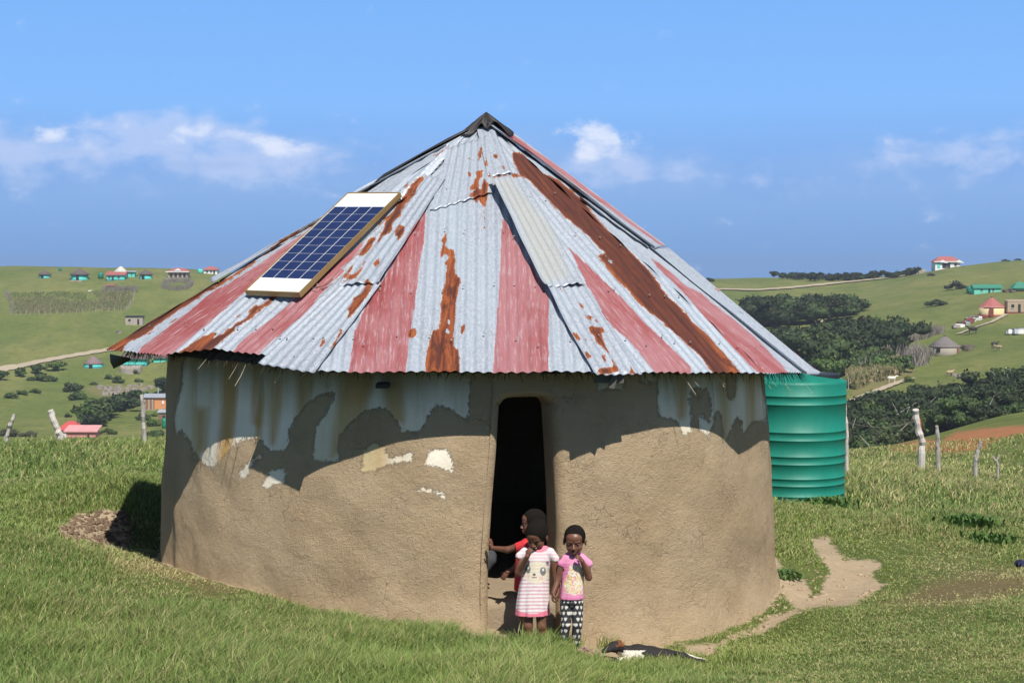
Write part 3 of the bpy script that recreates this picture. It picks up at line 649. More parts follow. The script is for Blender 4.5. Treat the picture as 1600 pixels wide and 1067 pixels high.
PITCHC = .0885; AMP = .0078
dark_r = [K6([(300,-10),(385,-10),(560,160),(800,310),(950,480),(1250,780),(1500,1067),(1300,1067),(1050,850),(830,590),(600,380),(430,200),(350,140)]), K7([(900,0),(1060,200),(1300,430),(1387,560),(1387,760),(1200,600),(960,350),(700,60)]), K8([(0,180),(250,470),(450,700),(600,930),(540,930),(400,780),(190,590),(50,440)]), K1([(945,230),(1000,290),(820,370),(660,470),(480,590),(250,735),(200,710),(400,570),(600,430),(850,270)]),
          K1([(1100,660),(1260,560),(1348,470),(1390,460),(1060,740),(900,890),(780,890),(950,760)])]
def sheet_attrs(V, nrm=None, all_red=False):
    px, py = proj(V); n = len(V); o = {}
    for k, polys, rg in (('rust', rust, 10), ('bare', holes, 6), ('red', red, 10), ('cream', cream, 14), ('dark', dark_r, 14)):
        o[k] = sdf_union(px, py, polys, rg)
    return o
def back_attrs(v, t_, seed):
    z = np.full(v.shape, -1.0)
    return dict(rust=np.clip(fbm(v*3, t_*.7, 3, seed)*6-.8, -1, 1), bare=z, red=np.clip(np.sin(v*3.1+seed)*2-1.2, -1, 1), cream=z, dark=z)
for i, f in enumerate(FC):
    frontf = i <= 5
    dv = PITCHC/8 if frontf else PITCHC/4
    vs = np.arange(f.va-.0, f.vb+.001, dv); nt = 130 if frontf else 14
    VV = np.repeat(vs[:, None], nt, 1)
    t0 = np.where(vs < 0, vs*f.ta/f.va, vs*f.tb/f.vb); t1 = f.ta+(f.tb-f.ta)*(vs-f.va)/(f.vb-f.va)
    t1 = t1+(fbm(vs*1.3, vs*0+i, 2, 40)*.05)
    t0 = np.maximum(t0-.05, .02)
    if i == 2:        # the sheets over this stretch stop short
        pxe = 259+(vs-f.va)/(f.vb-f.va)*(491-259); t1 = t1-.15*np.clip((478-pxe)/30, 0, 1)*np.clip((pxe-265)/60, 0, 1)
    ss_ = np.linspace(0, 1, nt)[None, :]; TT = t0[:, None]+(t1-t0)[:, None]*ss_
    ph = i*1.1
    HH = AMP*np.cos(2*math.pi*VV/PITCHC+ph)+fbm(VV*1.7, TT*1.1, 3, 50+i)*.035*np.clip(TT/1.0, 0, 1)
    # side laps: every eight corrugations a sheet steps up by a couple of millimetres
    HH = HH+.004*np.floor(VV/(8*PITCHC)+.3)%.012
    Vr = f.pt(VV, TT, HH)
    at = sheet_attrs(Vr) if frontf else back_attrs(VV.ravel(), TT.ravel(), i)
    fast('roof_sheet', Vr, grid_faces(len(vs), nt), m_iron, hut, smooth=True, attrs=at, uv=np.stack([VV.ravel()+i*7.3, TT.ravel()], 1))
def overlay(fi, quad, lift=.022, curl=.03, name='roof_sheet', seed=0, label=None, ends=.0, paint=None, curl_r=0.0):
    f = FC[fi]; q = [np.array(f.hit(x, y, lift)) for x, y in quad]     # tl tr br bl
    wid = .5*(np.linalg.norm(q[1]-q[0])+np.linalg.norm(q[2]-q[3])); ln = .5*(np.linalg.norm(q[3]-q[0])+np.linalg.norm(q[2]-q[1]))
    nu_ = max(6, int(wid/(PITCHC/8))); nv_ = max(8, int(ln/.035))
    u = np.linspace(0, 1, nu_)[:, None]; v = np.linspace(0, 1, nv_)[None, :]
    Q = (q[0][None, None]*((1-u)*(1-v))[..., None]+q[1]*((u)*(1-v))[..., None]+q[2]*(u*v)[..., None]+q[3]*((1-u)*v)[..., None])
    Q[..., 1] += fbm(u*wid*5, v*0+seed, 2, 60+seed)*.02
    Q[..., 0] += fbm(v*ln*2.2, u*0+seed, 2, 64+seed)*.02
    h = lift+AMP*np.cos(2*math.pi*u*wid/PITCHC)+0*v
    h = h+curl*np.exp(-u*wid/.05)*np.clip(vn(v*ln*1.7, v*0+seed, 70+seed)-.25, 0, 1)
    h = h+curl_r*np.exp(-(1-u)*wid/.05)*np.clip(vn(v*ln*1.7, v*0+seed+5, 71+seed)-.2, 0, 1)
    h = h+ends*np.exp(-(1-v)*ln/.05)*(.4+.6*np.cos(u*7+seed))
    Vr = f.pt(Q[..., 0], Q[..., 1], h)
    at = sheet_attrs(Vr)
    if paint == 'red': at['red'] = np.where(at['rust'] > 0, -1, .9)+0*at['red']
    if paint == 'plain': at['red'] = at['red']*0-1
    o = fast(name, Vr, grid_faces(nu_, nv_), m_iron, hut, smooth=True, attrs=at, uv=np.stack([(u*wid+0*v).ravel()+seed*3.1, (v*ln+0*u).ravel()], 1))
    sm = o.modifiers.new('t', 'SOLIDIFY'); sm.thickness = .0012
    if label: o['label'] = label
    return o
# loose and lapped sheets nailed over the first layer
overlay(4, [(765,277),(812,270),(914,446),(850,448)], .024, .05, seed=1, ends=.03, label='pale cream-stained sheet nailed over the others')
overlay(4, [(850,445),(914,443),(1003,584),(926,586)], .014, .05, seed=2, label='grey sheet with orange rust blotches')
overlay(2, [(664,274),(697,280),(592,443),(527,447)], .022, .012, seed=3, ends=.02, curl_r=.02)
overlay(2, [(543,438),(597,440),(492,583),(404,568)], .012, .012, seed=4, curl_r=.02)
overlay(3, [(700,232),(765,212),(770,300),(672,330)], .018, .02, seed=5, curl_r=.012)
overlay(5, [(760,192),(782,194),(1040,384),(1020,389)], .03, .05, seed=7, label='red-edged ridge sheet lifting along the right slope', paint=None)
overlay(5, [(905,311),(925,312),(1048,400),(1010,386)], .012, .04, seed=8)
overlay(5, [(1014,388),(1045,388),(1281,585),(1258,585)], .012, .03, seed=9)
overlay(1, [(600,276),(735,206),(560,301),(545,308)], .02, .02, seed=10)
overlay(1, [(505,345),(545,318),(333,443),(328,436)], .03, .05, seed=11, curl_r=.05)
overlay(3, [(744,198),(770,196),(800,270),(762,277)], .02, .03, seed=13, curl_r=.05)
overlay(2, [(650,300),(735,205),(700,230),(600,330)], .014, .03, seed=14, curl_r=.05)
# bent dark cap at the peak
m_cap = plain('blackened_sheet', (.030, .026, .026), .6, .4, 7, metal=.2)
t = m_cap
ncap = 60; rings_c = 9; VC = []
capc = P(760, 196, 15.5)
for k in range(ncap):
    a = 2*math.pi*k/ncap
    for j in range(rings_c):
        s_ = j/(rings_c-1); rr = s_*(.19+.07*math.sin(2*a+.6)+.05*math.sin(5*a+2))
        zc = .085*(1-s_)**.8-rr*.62+.045+.05*s_*float(vn(a*2.2, s_*2, 90))+.03*math.sin(a*9)*s_
        VC.append((capc.x+rr*math.cos(a), capc.y+rr*math.sin(a), capc.z+zc))
o = fast('ridge_cap', VC, grid_faces(ncap, rings_c, wrap=True), m_cap, hut); o.modifiers.new('t', 'SOLIDIFY').thickness = .004
b = MB()      # black sheet edge showing along the upper left slope
pts = [P(x, y, 15.35) for x, y in ((732,199),(700,216),(660,236),(630,254),(600,272),(575,291),(556,301))]
vs = []
for i, p in enumerate(pts):
    k = .0+.008*math.sin(i*2.1); vs += [p+Vector((.0, -.03, -.030)), p+Vector((0, 0, k-.012)), p+Vector((.03, .3, -.03))]
o = fast('ridge_flashing', [tuple(v) for v in vs], grid_faces(len(pts), 3), m_cap, hut); o.modifiers.new('t', 'SOLIDIFY').thickness = .006
# nails
nail_me = None
m_nail = plain('nail_washer', (.30, .28, .26), .5, .3, 30, metal=.4)
npos = []
for fi, f in enumerate(FC[1:6]):
    for tt, nn in ((.90, 9), (.72, 7), (.52, 5), (.34, 3)):
        for k in range(nn):
            tmid = tt+random.uniform(-.02, .02); u = (k+.5+random.uniform(-.25, .25))/nn
            v = (f.va+(f.vb-f.va)*u)*tmid; v = round(v/PITCHC)*PITCHC; npos.append((f, v, (f.ta+f.tb)/2*tmid))
for f, v, tt in npos[:100]:
    if nail_me is None:
        b = MB(); b.lathe((0, 0, 0), [(.009, 0), (.009, .002), (.004, .003), (.004, .006), (.002, .007)], 10); o = b.build('nail', m_nail, hut); nail_me = o.data
    else: o = link(bpy.data.objects.new('nail', nail_me), hut)
    p = f.pt([v], [tt], [.026])[0]; o.location = Vector(p)-hut.location; o.rotation_euler = f.n.to_track_quat('Z', 'Y').to_euler()
# thatch under the iron
m_thatch = plain('old_thatch', (.085, .062, .036), .95, .45, 14, bmp=.02)
NTH = 220; VT = []
def eave_at(phi):
    """point of the eave line above compass angle phi (radians)"""
    for f in FC:
        a0 = math.atan2(f.a.x+.506, -(f.a.y-HY)); b0 = math.atan2(f.b.x+.506, -(f.b.y-HY))
        d = (b0-a0) % (2*math.pi); e_ = (phi-a0) % (2*math.pi)
        if e_ <= d:
            lo, hi = 0.0, 1.0
            for _ in range(24):
                m_ = (lo+hi)/2; p = f.a.lerp(f.b, m_); am = (math.atan2(p.x+.506, -(p.y-HY))-a0) % (2*math.pi)
                if am < e_: lo = m_
                else: hi = m_
            return f.a.lerp(f.b, lo)
    return FC[0].a
EA = [eave_at(-math.pi+2*math.pi*k/NTH) for k in range(NTH)]
for k in range(NTH):
    for j, s_ in enumerate((.02, .3, .6, .8, .9, .955)):
        p = AP.lerp(EA[k], s_); VT.append((p.x, p.y, p.z-.09-.02*s_-.015*random.random()))
    p = AP.lerp(EA[k], .93); VT.append((p.x, p.y, p.z-.14-.03*random.random()))
    p = AP.lerp(EA[k], .84); VT.append((p.x, p.y, p.z-.19-.02*random.random()))
fast('thatch', VT, grid_faces(NTH, 8, wrap=True), m_thatch, hut)
m_straw = vcol_mat('straw', .9)
def straws(n, kind):
    V = []; F = []; CC = []
    for i in range(n):
        a = random.uniform(-1.9, 1.9) if kind == 0 else random.choice([random.uniform(-1.3, -.25), random.uniform(.75, 1.45), random.uniform(.6, 1.3)])
        e_ = EA[int(((a+math.pi)/(2*math.pi)*NTH)) % NTH]; s_ = random.uniform(.86, .955) if kind == 0 else random.uniform(.93, .97)
        p = AP.lerp(e_, s_); p.z -= .10 if kind == 0 else .09
        rad_ = Vector((math.sin(a), -math.cos(a), 0)); tan_ = Vector((math.cos(a), math.sin(a), 0))
        L = random.uniform(.03, .11) if kind == 0 else random.uniform(.10, .26)
        if abs(a) > 1.05: L *= 1.5
        d = (rad_*random.uniform(.0, .65)+tan_*random.uniform(-.5, .5)+Vector((0, 0, -1))*random.uniform(.6, 1.1)).normalized()
        if kind == 1: d = (rad_*random.uniform(.5, .9)+tan_*random.uniform(-.2, .7)*(1 if a > 0 else -1)+Vector((0, 0, -.9))).normalized()
        w_ = .0035 if kind == 0 else .0032
        q = p+d*L; m_ = (p+q)/2+tan_*random.uniform(-.01, .01)
        c = (.055, .042, .028) if kind == 0 else (.50, .42, .28); k = random.uniform(.6, 1.3)
        o_ = len(V)
        for pt, ww in ((p, w_), (m_, w_), (q, w_*.5)):
            V.append(pt-tan_*ww); V.append(pt+tan_*ww); V.append(pt-rad_*ww)
            CC += [tuple(x*k for x in c)]*3
        for s2 in (0, 3):
            F += [(o_+s2, o_+s2+1, o_+s2+4, o_+s2+3), (o_+s2+1, o_+s2+2, o_+s2+5, o_+s2+4), (o_+s2+2, o_+s2, o_+s2+3, o_+s2+5)]
    return [tuple(v) for v in V], F, CC
V, F, CC = straws(4200, 0); tag(fast('thatch_fringe', V, F, m_straw, hut, cols=CC), kind='stuff')
V, F, CC = straws(40, 1); tag(fast('loose_straw', V, F, m_straw, hut, cols=CC), kind='stuff')
# beam end, hanging board, dangling sheet at the left corner
b = MB(); p = P(598, 602, 12.5); b.box((p.x, p.y+.05, p.z), (.10, .3, .035)); b.build('beam_end', plain('charred_timber', (.02, .018, .016), .8), hut, world=True)
b = MB(); p = P(958, 592, 12.36); b.box((p.x, p.y, p.z-.02), (.05, .02, .11), tilt=('Y', R(18))); b.box((p.x-.03, p.y+.05, p.z+.01), (.24, .04, .09)); b.build('board_and_shadow_batten', plain('grey_board', (.10, .085, .07), .9, .3, 12), hut, world=True)  # wide batten behind the board is added to cast the wall shadow's bump
p0 = P(172, 553, 14.45); p1 = P(203, 559, 14.1)
vs = [p0, p1, P(205, 562, 14.15), P(178, 576, 14.4), P(173, 566, 14.45)]
o = fast('dangling_sheet', [tuple(v) for v in vs], [(0, 1, 2), (0, 2, 3), (0, 3, 4)], m_cap, hut); o.modifiers.new('t', 'SOLIDIFY').thickness = .004

# ------------------------------------------------------------------ solar panel, lying on the second facet
def quadplane(px_pts, f, h):
    return [Vector(f.pt([a], [c], [h])[0]) for a, c in (f.hit(x, y, h) for x, y in px_pts)]
fpan = FC[2]
tlp, trp, brp, blp = quadplane([(542,303),(627,298.5),(470,456),(380,456)], fpan, .085)
cen = (tlp+trp+brp+blp)/4; down = ((blp+brp)-(tlp+trp)).normalized(); acr = ((trp+brp)-(tlp+blp)); acr = (acr-down*acr.dot(down)).normalized(); nrm = down.cross(acr)
if nrm.z < 0: nrm = -nrm
PL = ((blp+brp)/2-(tlp+trp)/2).length; PW = ((trp+brp)/2-(tlp+blp)/2).dot(acr)
skew = ((trp-tlp).normalized()).dot(down)
print('PANEL', round(PL, 3), round(PW, 3), 'skew', round(skew, 3))
panel = thing('solar_panel', cen-nrm*.085, 'blue solar panel with white end bands lying on the left slope of the roof', 'solar panel')
def pp(a, d, h): return tuple(cen+acr*(a*PW/2)+down*(d*PL/2)+nrm*h)
def slab(name, a0, a1, d0, d1, h0, h1, mat):
    vs = [pp(a, d, h) for a in (a0, a1) for d in (d0, d1) for h in (h0, h1)]
    return MB().add(vs, [(0,1,3,2),(4,6,7,5),(0,4,5,1),(2,3,7,6),(0,2,6,4),(1,5,7,3)]).build(name, mat, panel, world=True)
m_back = plain('white_backing', (.80, .81, .82), .35, .03)
m_frame = plain('bronze_frame', (.33, .22, .09), .45, .2, 9, metal=.3)
m_cell = plain('blue_silicon', (.016, .030, .098), .32, .3, 5)
m_line = plain('silver_line', (.62, .65, .72), .4, .05)
slab('backing_sheet', -.985, .985, -.985, .985, -.03, -.006, m_back)
fw = .03
slab('frame', -1.0, -.972, -1, 1, -.045, .002, m_frame); slab('frame', .965, 1.0, -1, 1, -.048, .002, m_frame)
slab('frame', -.972, .965, -1.0, -.985, -.045, .002, m_frame); slab('frame', -.972, .965, .985, 1.0, -.048, .002, m_frame)
D0, D1 = -.70, .74
vs = []; fs = []
for i in range(4):
    for j in range(9):
        a0 = -.955+i*.4775+.013; a1 = -.955+(i+1)*.4775-.013; d0 = D0+(D1-D0)*j/9+.0035; d1 = D0+(D1-D0)*(j+1)/9-.0035
        vs = [pp(a, d, h) for a in (a0, a1) for d in (d0, d1) for h in (-.006, -.0035)]
        MB().add(vs, [(0,1,3,2),(4,6,7,5),(0,4,5,1),(2,3,7,6),(0,2,6,4),(1,5,7,3)]).build('solar_cell', m_cell, panel, world=True)
slab('bracket', -.5, -.42, -.6, -.56, -.095, -.03, m_nail); slab('bracket', .42, .5, -.6, -.56, -.095, -.03, m_nail)
slab('bracket', -.5, -.42, .6, .64, -.095, -.03, m_nail); slab('bracket', .42, .5, .6, .64, -.095, -.03, m_nail)
b = MB(); f = fpan
wp = [f.hit(x, y, .03) for x, y in ((488,450),(505,447),(512,443),(520,436))]
b.tube([tuple(f.pt([a], [c], [.03])[0]) for a, c in wp], .004, 6); b.build('tie_wire', m_timber, panel, world=True)
# ------------------------------------------------------------------ water tank beside the hut
TX, TY = 3.86, 21.0
t = material('green_plastic'); ng = t.noise(t.scale(t.obj, 1.2, 1.2, .5), 2.2, 5, .6)
gp = t.mix(t.ss(ng, .3, .7), (.003, .165, .115), (.006, .200, .140))
gp = t.mix(t.math('MULTIPLY', t.ss(t.noise(t.scale(t.obj, 1, 1, .3), 9, 5, .75), .6, .8), .18), gp, (.18, .30, .24))
t.put(t.b.inputs['Base Color'], gp); t.b.inputs['Roughness'].default_value = .55; bump(t, t.noise(t.obj, 12, 3, .6), .004, .5)
tank = thing('water_tank', (TX, TY, gz(TX, TY)-.05), 'ribbed green plastic water tank standing behind the right side of the mud hut', 'water tank')
zt = lambda y: EYE-(y-433)/2400*TY-tank.location.z
prof = [(.685, -.25)]
ribs = sorted([zt(y) for y in (614,627,669,681.5,706,718,740,751,767,778)])
for z in ribs:
    r0 = .688+.022*(z/1.7)
    prof += [(r0, z-.017), (r0+.008, z-.008), (r0+.011, z), (r0+.007, z+.007), (r0, z+.013)]
zs_ = zt(595); prof += [(.712, zs_-.02), (.705, zs_+.008), (.66, zs_+.03), (.45, zs_+.075), (.30, zs_+.095), (.12, zs_+.10), (.02, zs_+.10)]
MB().lathe((0, 0, 0), prof, 96).build('body', t.m, tank, smooth=True)
b = MB(); b.lathe((.37, -.1, zs_+.02), [(.225, 0), (.235, .03), (.235, .07), (.215, .085), (.02, .09)], 40)
b.build('lid', plain('black_plastic', (.018, .02, .024), .45, .2), tank, smooth=False)

# ------------------------------------------------------------------ weathered fence posts on the near crest
m_post = material('weathered_wood'); t = m_post
nn_ = t.noise(t.scale(t.obj, 30, 30, 4), 1, 5, .7)
t.put(t.b.inputs['Base Color'], t.mix(t.ss(nn_, .3, .7), (.20, .175, .15), (.50, .47, .42))); t.b.inputs['Roughness'].default_value = .9; bump(t, nn_, .01, .8); m_post = t.m
m_postr = plain('limed_wood', (.52, .48, .43), .9, .35, 12, bmp=.01); m_redp = plain('red_paint', (.45, .07, .05), .8, .3, 20)
def post(pts, Y, r, label, mat, red_=None, fork=False, seed=0):
    r *= .8; rs = random.Random(seed); base = P(pts[0][0], pts[0][1], Y); base.z = min(base.z, gz(base.x, Y)+.02)
    o = thing('fence_post', (base.x, base.y, base.z), label, 'post', 'weathered fence posts on the near crest')
    path = [Vector((0, 0, -.3))]
    full = []
    for i in range(len(pts)-1):
        for k in range(4): full.append((pts[i][0]+(pts[i+1][0]-pts[i][0])*k/4, pts[i][1]+(pts[i+1][1]-pts[i][1])*k/4))
    full.append(pts[-1])
    for x, y in full: q = P(x, y, Y)-base; path.append(q+Vector((rs.uniform(-.008, .008), rs.uniform(-.02, .02), 0)))
    rr = [r]+[r*(1.05-.25*i/len(full))*rs.uniform(.82, 1.15) for i in range(len(full))]
    b = MB(); b.tube(path, rr, 9)
    if fork:
        q = path[-1]; b.tube([q-Vector((0, 0, .04)), q+Vector((-.07, 0, .07))], [r*.8, r*.5], 7); b.tube([q-Vector((0, 0, .04)), q+Vector((.07, 0, .10))], [r*.8, r*.5], 7)
    b.build('stake', mat, o)
    if red_:
        b = MB(); i0, i1 = red_; b.tube([p+Vector((r*.78, -r*.25, 0)) for p in path[i0:i1]], [x*.28 for x in rr[i0:i1]], 8); b.build('red_paint_patch', m_redp, o)
    return o
post([(10,684),(16,664),(23,647)], 29, .055, 'leaning grey post nearest the left edge of the view', m_post, seed=1)
post([(94,680),(86,662),(78,641)], 29, .085, 'stout pale split post leaning left above the pink roof', m_postr, seed=2)
post([(226,688),(224,650),(221,617)], 28.5, .052, 'tall knotty grey post standing just left of the hut wall', m_post, seed=3)
post([(1440,714),(1441,690),(1434,668),(1430,640)], 29.5, .085, 'tall crooked whitewashed post with a red stained edge in front of the bush', m_postr, red_=(8, 12), seed=4)
post([(1466,714),(1465,690),(1464,665)], 29.5, .055, 'straight grey post right of the crooked whitewashed one', m_post, seed=5)
post([(1524,722),(1528,706),(1533,690)], 29.5, .05, 'short brown post leaning right in front of the red earth bank', m_post, seed=6)
post([(1559,728),(1557,718)], 29.5, .035, 'small forked stump of a post low in the right hand grass', m_post, fork=True, seed=7)
post([(1324,712),(1323,670),(1321,630)], 25.5, .035, 'thin pale post just behind the green tank', m_postr, seed=8)
m_wire = plain('rusty_wire', (.22, .19, .17), .7, .2, metal=.3)
b = MB(); a_, c_ = P(1323, 660, 25.5), P(1432, 657, 29.5)
b.tube([a_.lerp(c_, k/10)-Vector((0, 0, .10*math.sin(math.pi*k/10))) for k in range(11)], .006, 4)
tag(b.build('fence_wire', m_wire), 'thin sagging wire strung from the post behind the tank to the crooked post', 'wire')

# ------------------------------------------------------------------ grass on the near ground: countless blades
gc = np.array([(0,1067,.15,1,.12),(300,1067,.15,1,.1),(600,1067,.16,1,.08),(850,1067,.16,1,.08),(840,1030,.17,1,.08),(1050,1067,.12,1,.15),(1130,1067,.07,.9,.2),(1250,1067,.032,.9,.35),(1600,1067,.035,.9,.35),(1400,1000,.03,.9,.35),(1250,985,.035,1,.2),(1600,960,.035,.9,.25),(1500,900,.022,.55,.6),(1400,870,.025,.8,.3),(1600,850,.045,.9,.2),(1300,800,.06,1,.2),(1450,790,.11,1,.25),(1600,775,.12,1,.4),(1400,755,.15,1,.5),(1340,735,.14,1,.45),(1480,750,.15,1,.5),
 (0,860,.07,1,.3),(100,880,.09,1,.25),(250,890,.035,.75,.55),(330,910,.035,.8,.5),(0,950,.14,1,.15),(300,980,.13,1,.15),(450,960,.07,1,.2),(600,990,.12,1,.15),(760,1015,.15,1,.12),(900,1035,.12,1,.12),(1050,1000,.03,.7,.2),(1130,960,.045,.8,.2),(1000,1045,.10,1,.15),
 (0,800,.05,1,.1),(100,770,.08,1,.1),(240,760,.08,1,.1),(0,720,.15,1,.2),(150,710,.15,1,.2),(240,700,.14,1,.2),(700,700,.15,1,.2)])
def blades(Y0, Y1, n, wid, hs=1.0, seed=0):
    rs = np.random.RandomState(seed)
    Y = Y0+(Y1-Y0)*rs.rand(n*2)**.8; k = rs.rand(n*2)*1.16-.08; X = (k*1600-800)/2400*Y
    # tufts
    tuf = rs.rand(n*2) < .55; cx = np.round(X/.09)*.09+fbm(X*9, Y*9, 1, 4)*.0; 
    tx = (np.floor(X/.10)+.5+.35*np.sin(np.floor(X/.10)*12.9+np.floor(Y/.1)*78.2))*.10; ty = (np.floor(Y/.10)+.5+.35*np.sin(np.floor(X/.10)*39.3+np.floor(Y/.1)*11.1))*.10
    X = np.where(tuf, tx+rs.randn(n*2)*.018, X); Y = np.where(tuf, ty+rs.randn(n*2)*.018, Y)
    Z = ground(X, Y); V = np.stack([X, Y, Z], 1); px, py = proj(V)
    d = (px[:, None]-gc[:, 0])**2+((py[:, None]-gc[:, 1])*1.8)**2+200; w_ = d**-2.0; w_ /= w_.sum(1, keepdims=True)
    h = w_ @ gc[:, 2]; dn = w_ @ gc[:, 3]; ye = w_ @ gc[:, 4]
    so_, br_, _, _ = region_attrs(V)
    patch = fbm(X*1.1, Y*1.1, 3, 31)
    keep = (rs.rand(n*2) < dn) & (so_+fbm(X*5, Y*5, 3, 8)*1.6 < .05+.25*(rs.rand(n*2) < .08)) & (np.hypot(X-HX, Y-HY) > 3.16) & (np.hypot(X-TX, Y-TY) > .74)
    keep &= ~((so_ > -.15) & (rs.rand(n*2) < .5)); keep &= ~((br_ > -.1) & (rs.rand(n*2) < .5))
    keep &= rs.rand(n*2) < np.clip(.75+patch*2.2, .15, 1)
    ix = np.nonzero(keep)[0][:n]; X, Y, Z, h, ye, px = X[ix], Y[ix], Z[ix], h[ix], ye[ix], px[ix]; m = len(ix); patch = patch[ix]
    ye = np.clip(ye+patch*.5+(br_[ix] > 0)*.35, 0, 1)
    L = h*hs*(.45+.85*rs.rand(m))*(1+patch*.9)*(1+.35*(rs.rand(m) < .04)); L = np.maximum(L, .012)
    short = np.clip((.07-h)/.05, 0, 1)
    a = rs.rand(m)*2*math.pi; lean = (.25+.55*rs.rand(m))*(1+short*1.2)
    lx = np.cos(a)*lean+.12; ly = np.sin(a)*lean; b_ = rs.rand(m)*math.pi; sx, sy = np.cos(b_), np.sin(b_)
    W = wid*(.6+.8*rs.rand(m))
    z0 = Z-.01
    mid = np.stack([X+lx*L*.35, Y+ly*L*.35, z0+L*.62], 1); tip = np.stack([X+lx*L, Y+ly*L, z0+L*(1-.25*lean)], 1)
    s3 = np.stack([sx, sy, 0*sx], 1)*W[:, None]/2; base = np.stack([X, Y, z0], 1)
    Vv = np.stack([base-s3, base+s3, mid+s3*.85, mid-s3*.85, tip], 1).reshape(-1, 3)
    o_ = np.arange(m)[:, None]*5; Fq = o_+np.array([[0, 1, 2, 3]]); Ft = o_+np.array([[3, 2, 4]])
    tone = np.clip(.5+1.6*fbm(X*.55, Y*.4, 3, 91), 0, 1)[:, None]; lush = np.array([.100, .175, .040])*(1-tone)+np.array([.175, .255, .050])*tone; lush2 = np.array([.23, .31, .095])*(1-tone)+np.array([.35, .40, .13])*tone; yel = np.array([.42, .37, .18]); 
    r1 = rs.rand(m)[:, None]; c = lush*(1-r1)+lush2*r1
    isy = rs.rand(m) < ye; c[isy] = (yel*(.75+.5*rs.rand(isy.sum())[:, None])); c *= (.85+.5*rs.rand(m))[:, None]
    cc = np.repeat(c, 5, 0)
    return Vv, Fq, Ft, cc
m_grass = vcol_mat('grass_blade', .6, .32, .25)
def lawn(*a, **k):
    V, Fq, Ft, cc = blades(*a, **k)
    o = fast('grass', V, [Fq, Ft], m_grass, cols=cc); return tag(o, kind='stuff')
GR = 1.0
o = lawn(8.3, 13.6, int(370000*GR), .0052, seed=1); tag(o, 'long green grass blades covering the near bank in front of the hut', 'grass')
o = lawn(13.4, 20, int(190000*GR), .0085, seed=2); tag(o, 'mid distance turf beside and behind the hut', 'grass')
o = lawn(19.5, 34, int(230000*GR), .015, seed=3); tag(o, 'tall seeding grass along the crest behind the hut', 'grass')
o = lawn(33, 60, int(45000*GR), .03, hs=.8, seed=4); tag(o, 'grass growing beyond the fence posts', 'grass')

# ------------------------------------------------------------------ bushes and woods
t = material('foliage'); a = t.attr('col', 0); t.put(t.b.inputs['Base Color'], a); t.b.inputs['Roughness'].default_value = .7; t.b.inputs['Specular IOR Level'].default_value = .2
tr = t.new('ShaderNodeBsdfTranslucent'); t.put(tr.inputs[0], a); mx = t.new('ShaderNodeMixShader'); mx.inputs[0].default_value = .15
t.l.new(t.b.outputs[0], mx.inputs[1]); t.l.new(tr.outputs[0], mx.inputs[2]); t.l.new(mx.outputs[0], t.n['Material Output'].inputs[0]); m_fol = t.m
m_bark = plain('bark', (.16, .14, .12), .9, .3, 3)
def foliage(blobs, n, leaf, col, rs, core=True):
    """blobs: (x,y,z,rx,ry,rz); leaf quads spread through each lumpy blob"""
    V = []; F = []; CC = []; off = 0
    for (x, y, z, rx, ry, rz) in blobs:
        d = rs.randn(n, 3); d /= np.linalg.norm(d, axis=1)[:, None]; d[:, 2] = np.where(d[:, 2] < -.35, -d[:, 2], d[:, 2])
        lump = 1+.30*np.sin(d[:, 0]*5+x)*np.sin(d[:, 1]*5+y+1)+.20*np.sin(d[:, 2]*8+x*2)*np.sin(d[:, 0]*9+z)
        rr = (.62+.46*rs.rand(n))*lump; p = d*rr[:, None]*np.array([rx, ry, rz])+np.array([x, y, z])
        nn = d+rs.randn(n, 3)*.7; nn /= np.linalg.norm(nn, axis=1)[:, None]
        a = np.cross(nn, rs.randn(n, 3)); a /= np.linalg.norm(a, axis=1)[:, None]; b2 = np.cross(nn, a)
        s = leaf*(.6+.8*rs.rand(n))[:, None]
        q = np.stack([p-a*s, p-b2*s*.6, p+a*s, p+b2*s*.6], 1).reshape(-1, 3)
        V.append(q); F.append(np.arange(n*4).reshape(n, 4)+off); off += n*4
        k = (.55+.9*rs.rand(n))[:, None]*np.array(col)*(.65+.7*rs.rand()); k = k*(1+.25*rs.randn(1, 3)*.3)
        CC.append(np.repeat(k, 4, 0))
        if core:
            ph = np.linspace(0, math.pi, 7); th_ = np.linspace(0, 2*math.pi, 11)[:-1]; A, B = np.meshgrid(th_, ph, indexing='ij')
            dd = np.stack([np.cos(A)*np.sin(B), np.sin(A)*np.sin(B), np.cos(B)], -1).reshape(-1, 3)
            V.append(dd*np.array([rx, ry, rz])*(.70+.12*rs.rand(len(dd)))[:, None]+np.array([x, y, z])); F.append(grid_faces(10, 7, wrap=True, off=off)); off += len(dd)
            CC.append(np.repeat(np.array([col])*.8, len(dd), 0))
    return np.concatenate(V), np.concatenate(F), np.concatenate(CC)
DARKG = (.046, .066, .028); MIDG = (.070, .108, .034); BRG = (.085, .135, .034); GREYG = (.10, .105, .065)
def name0(l): return 'skyline' not in l
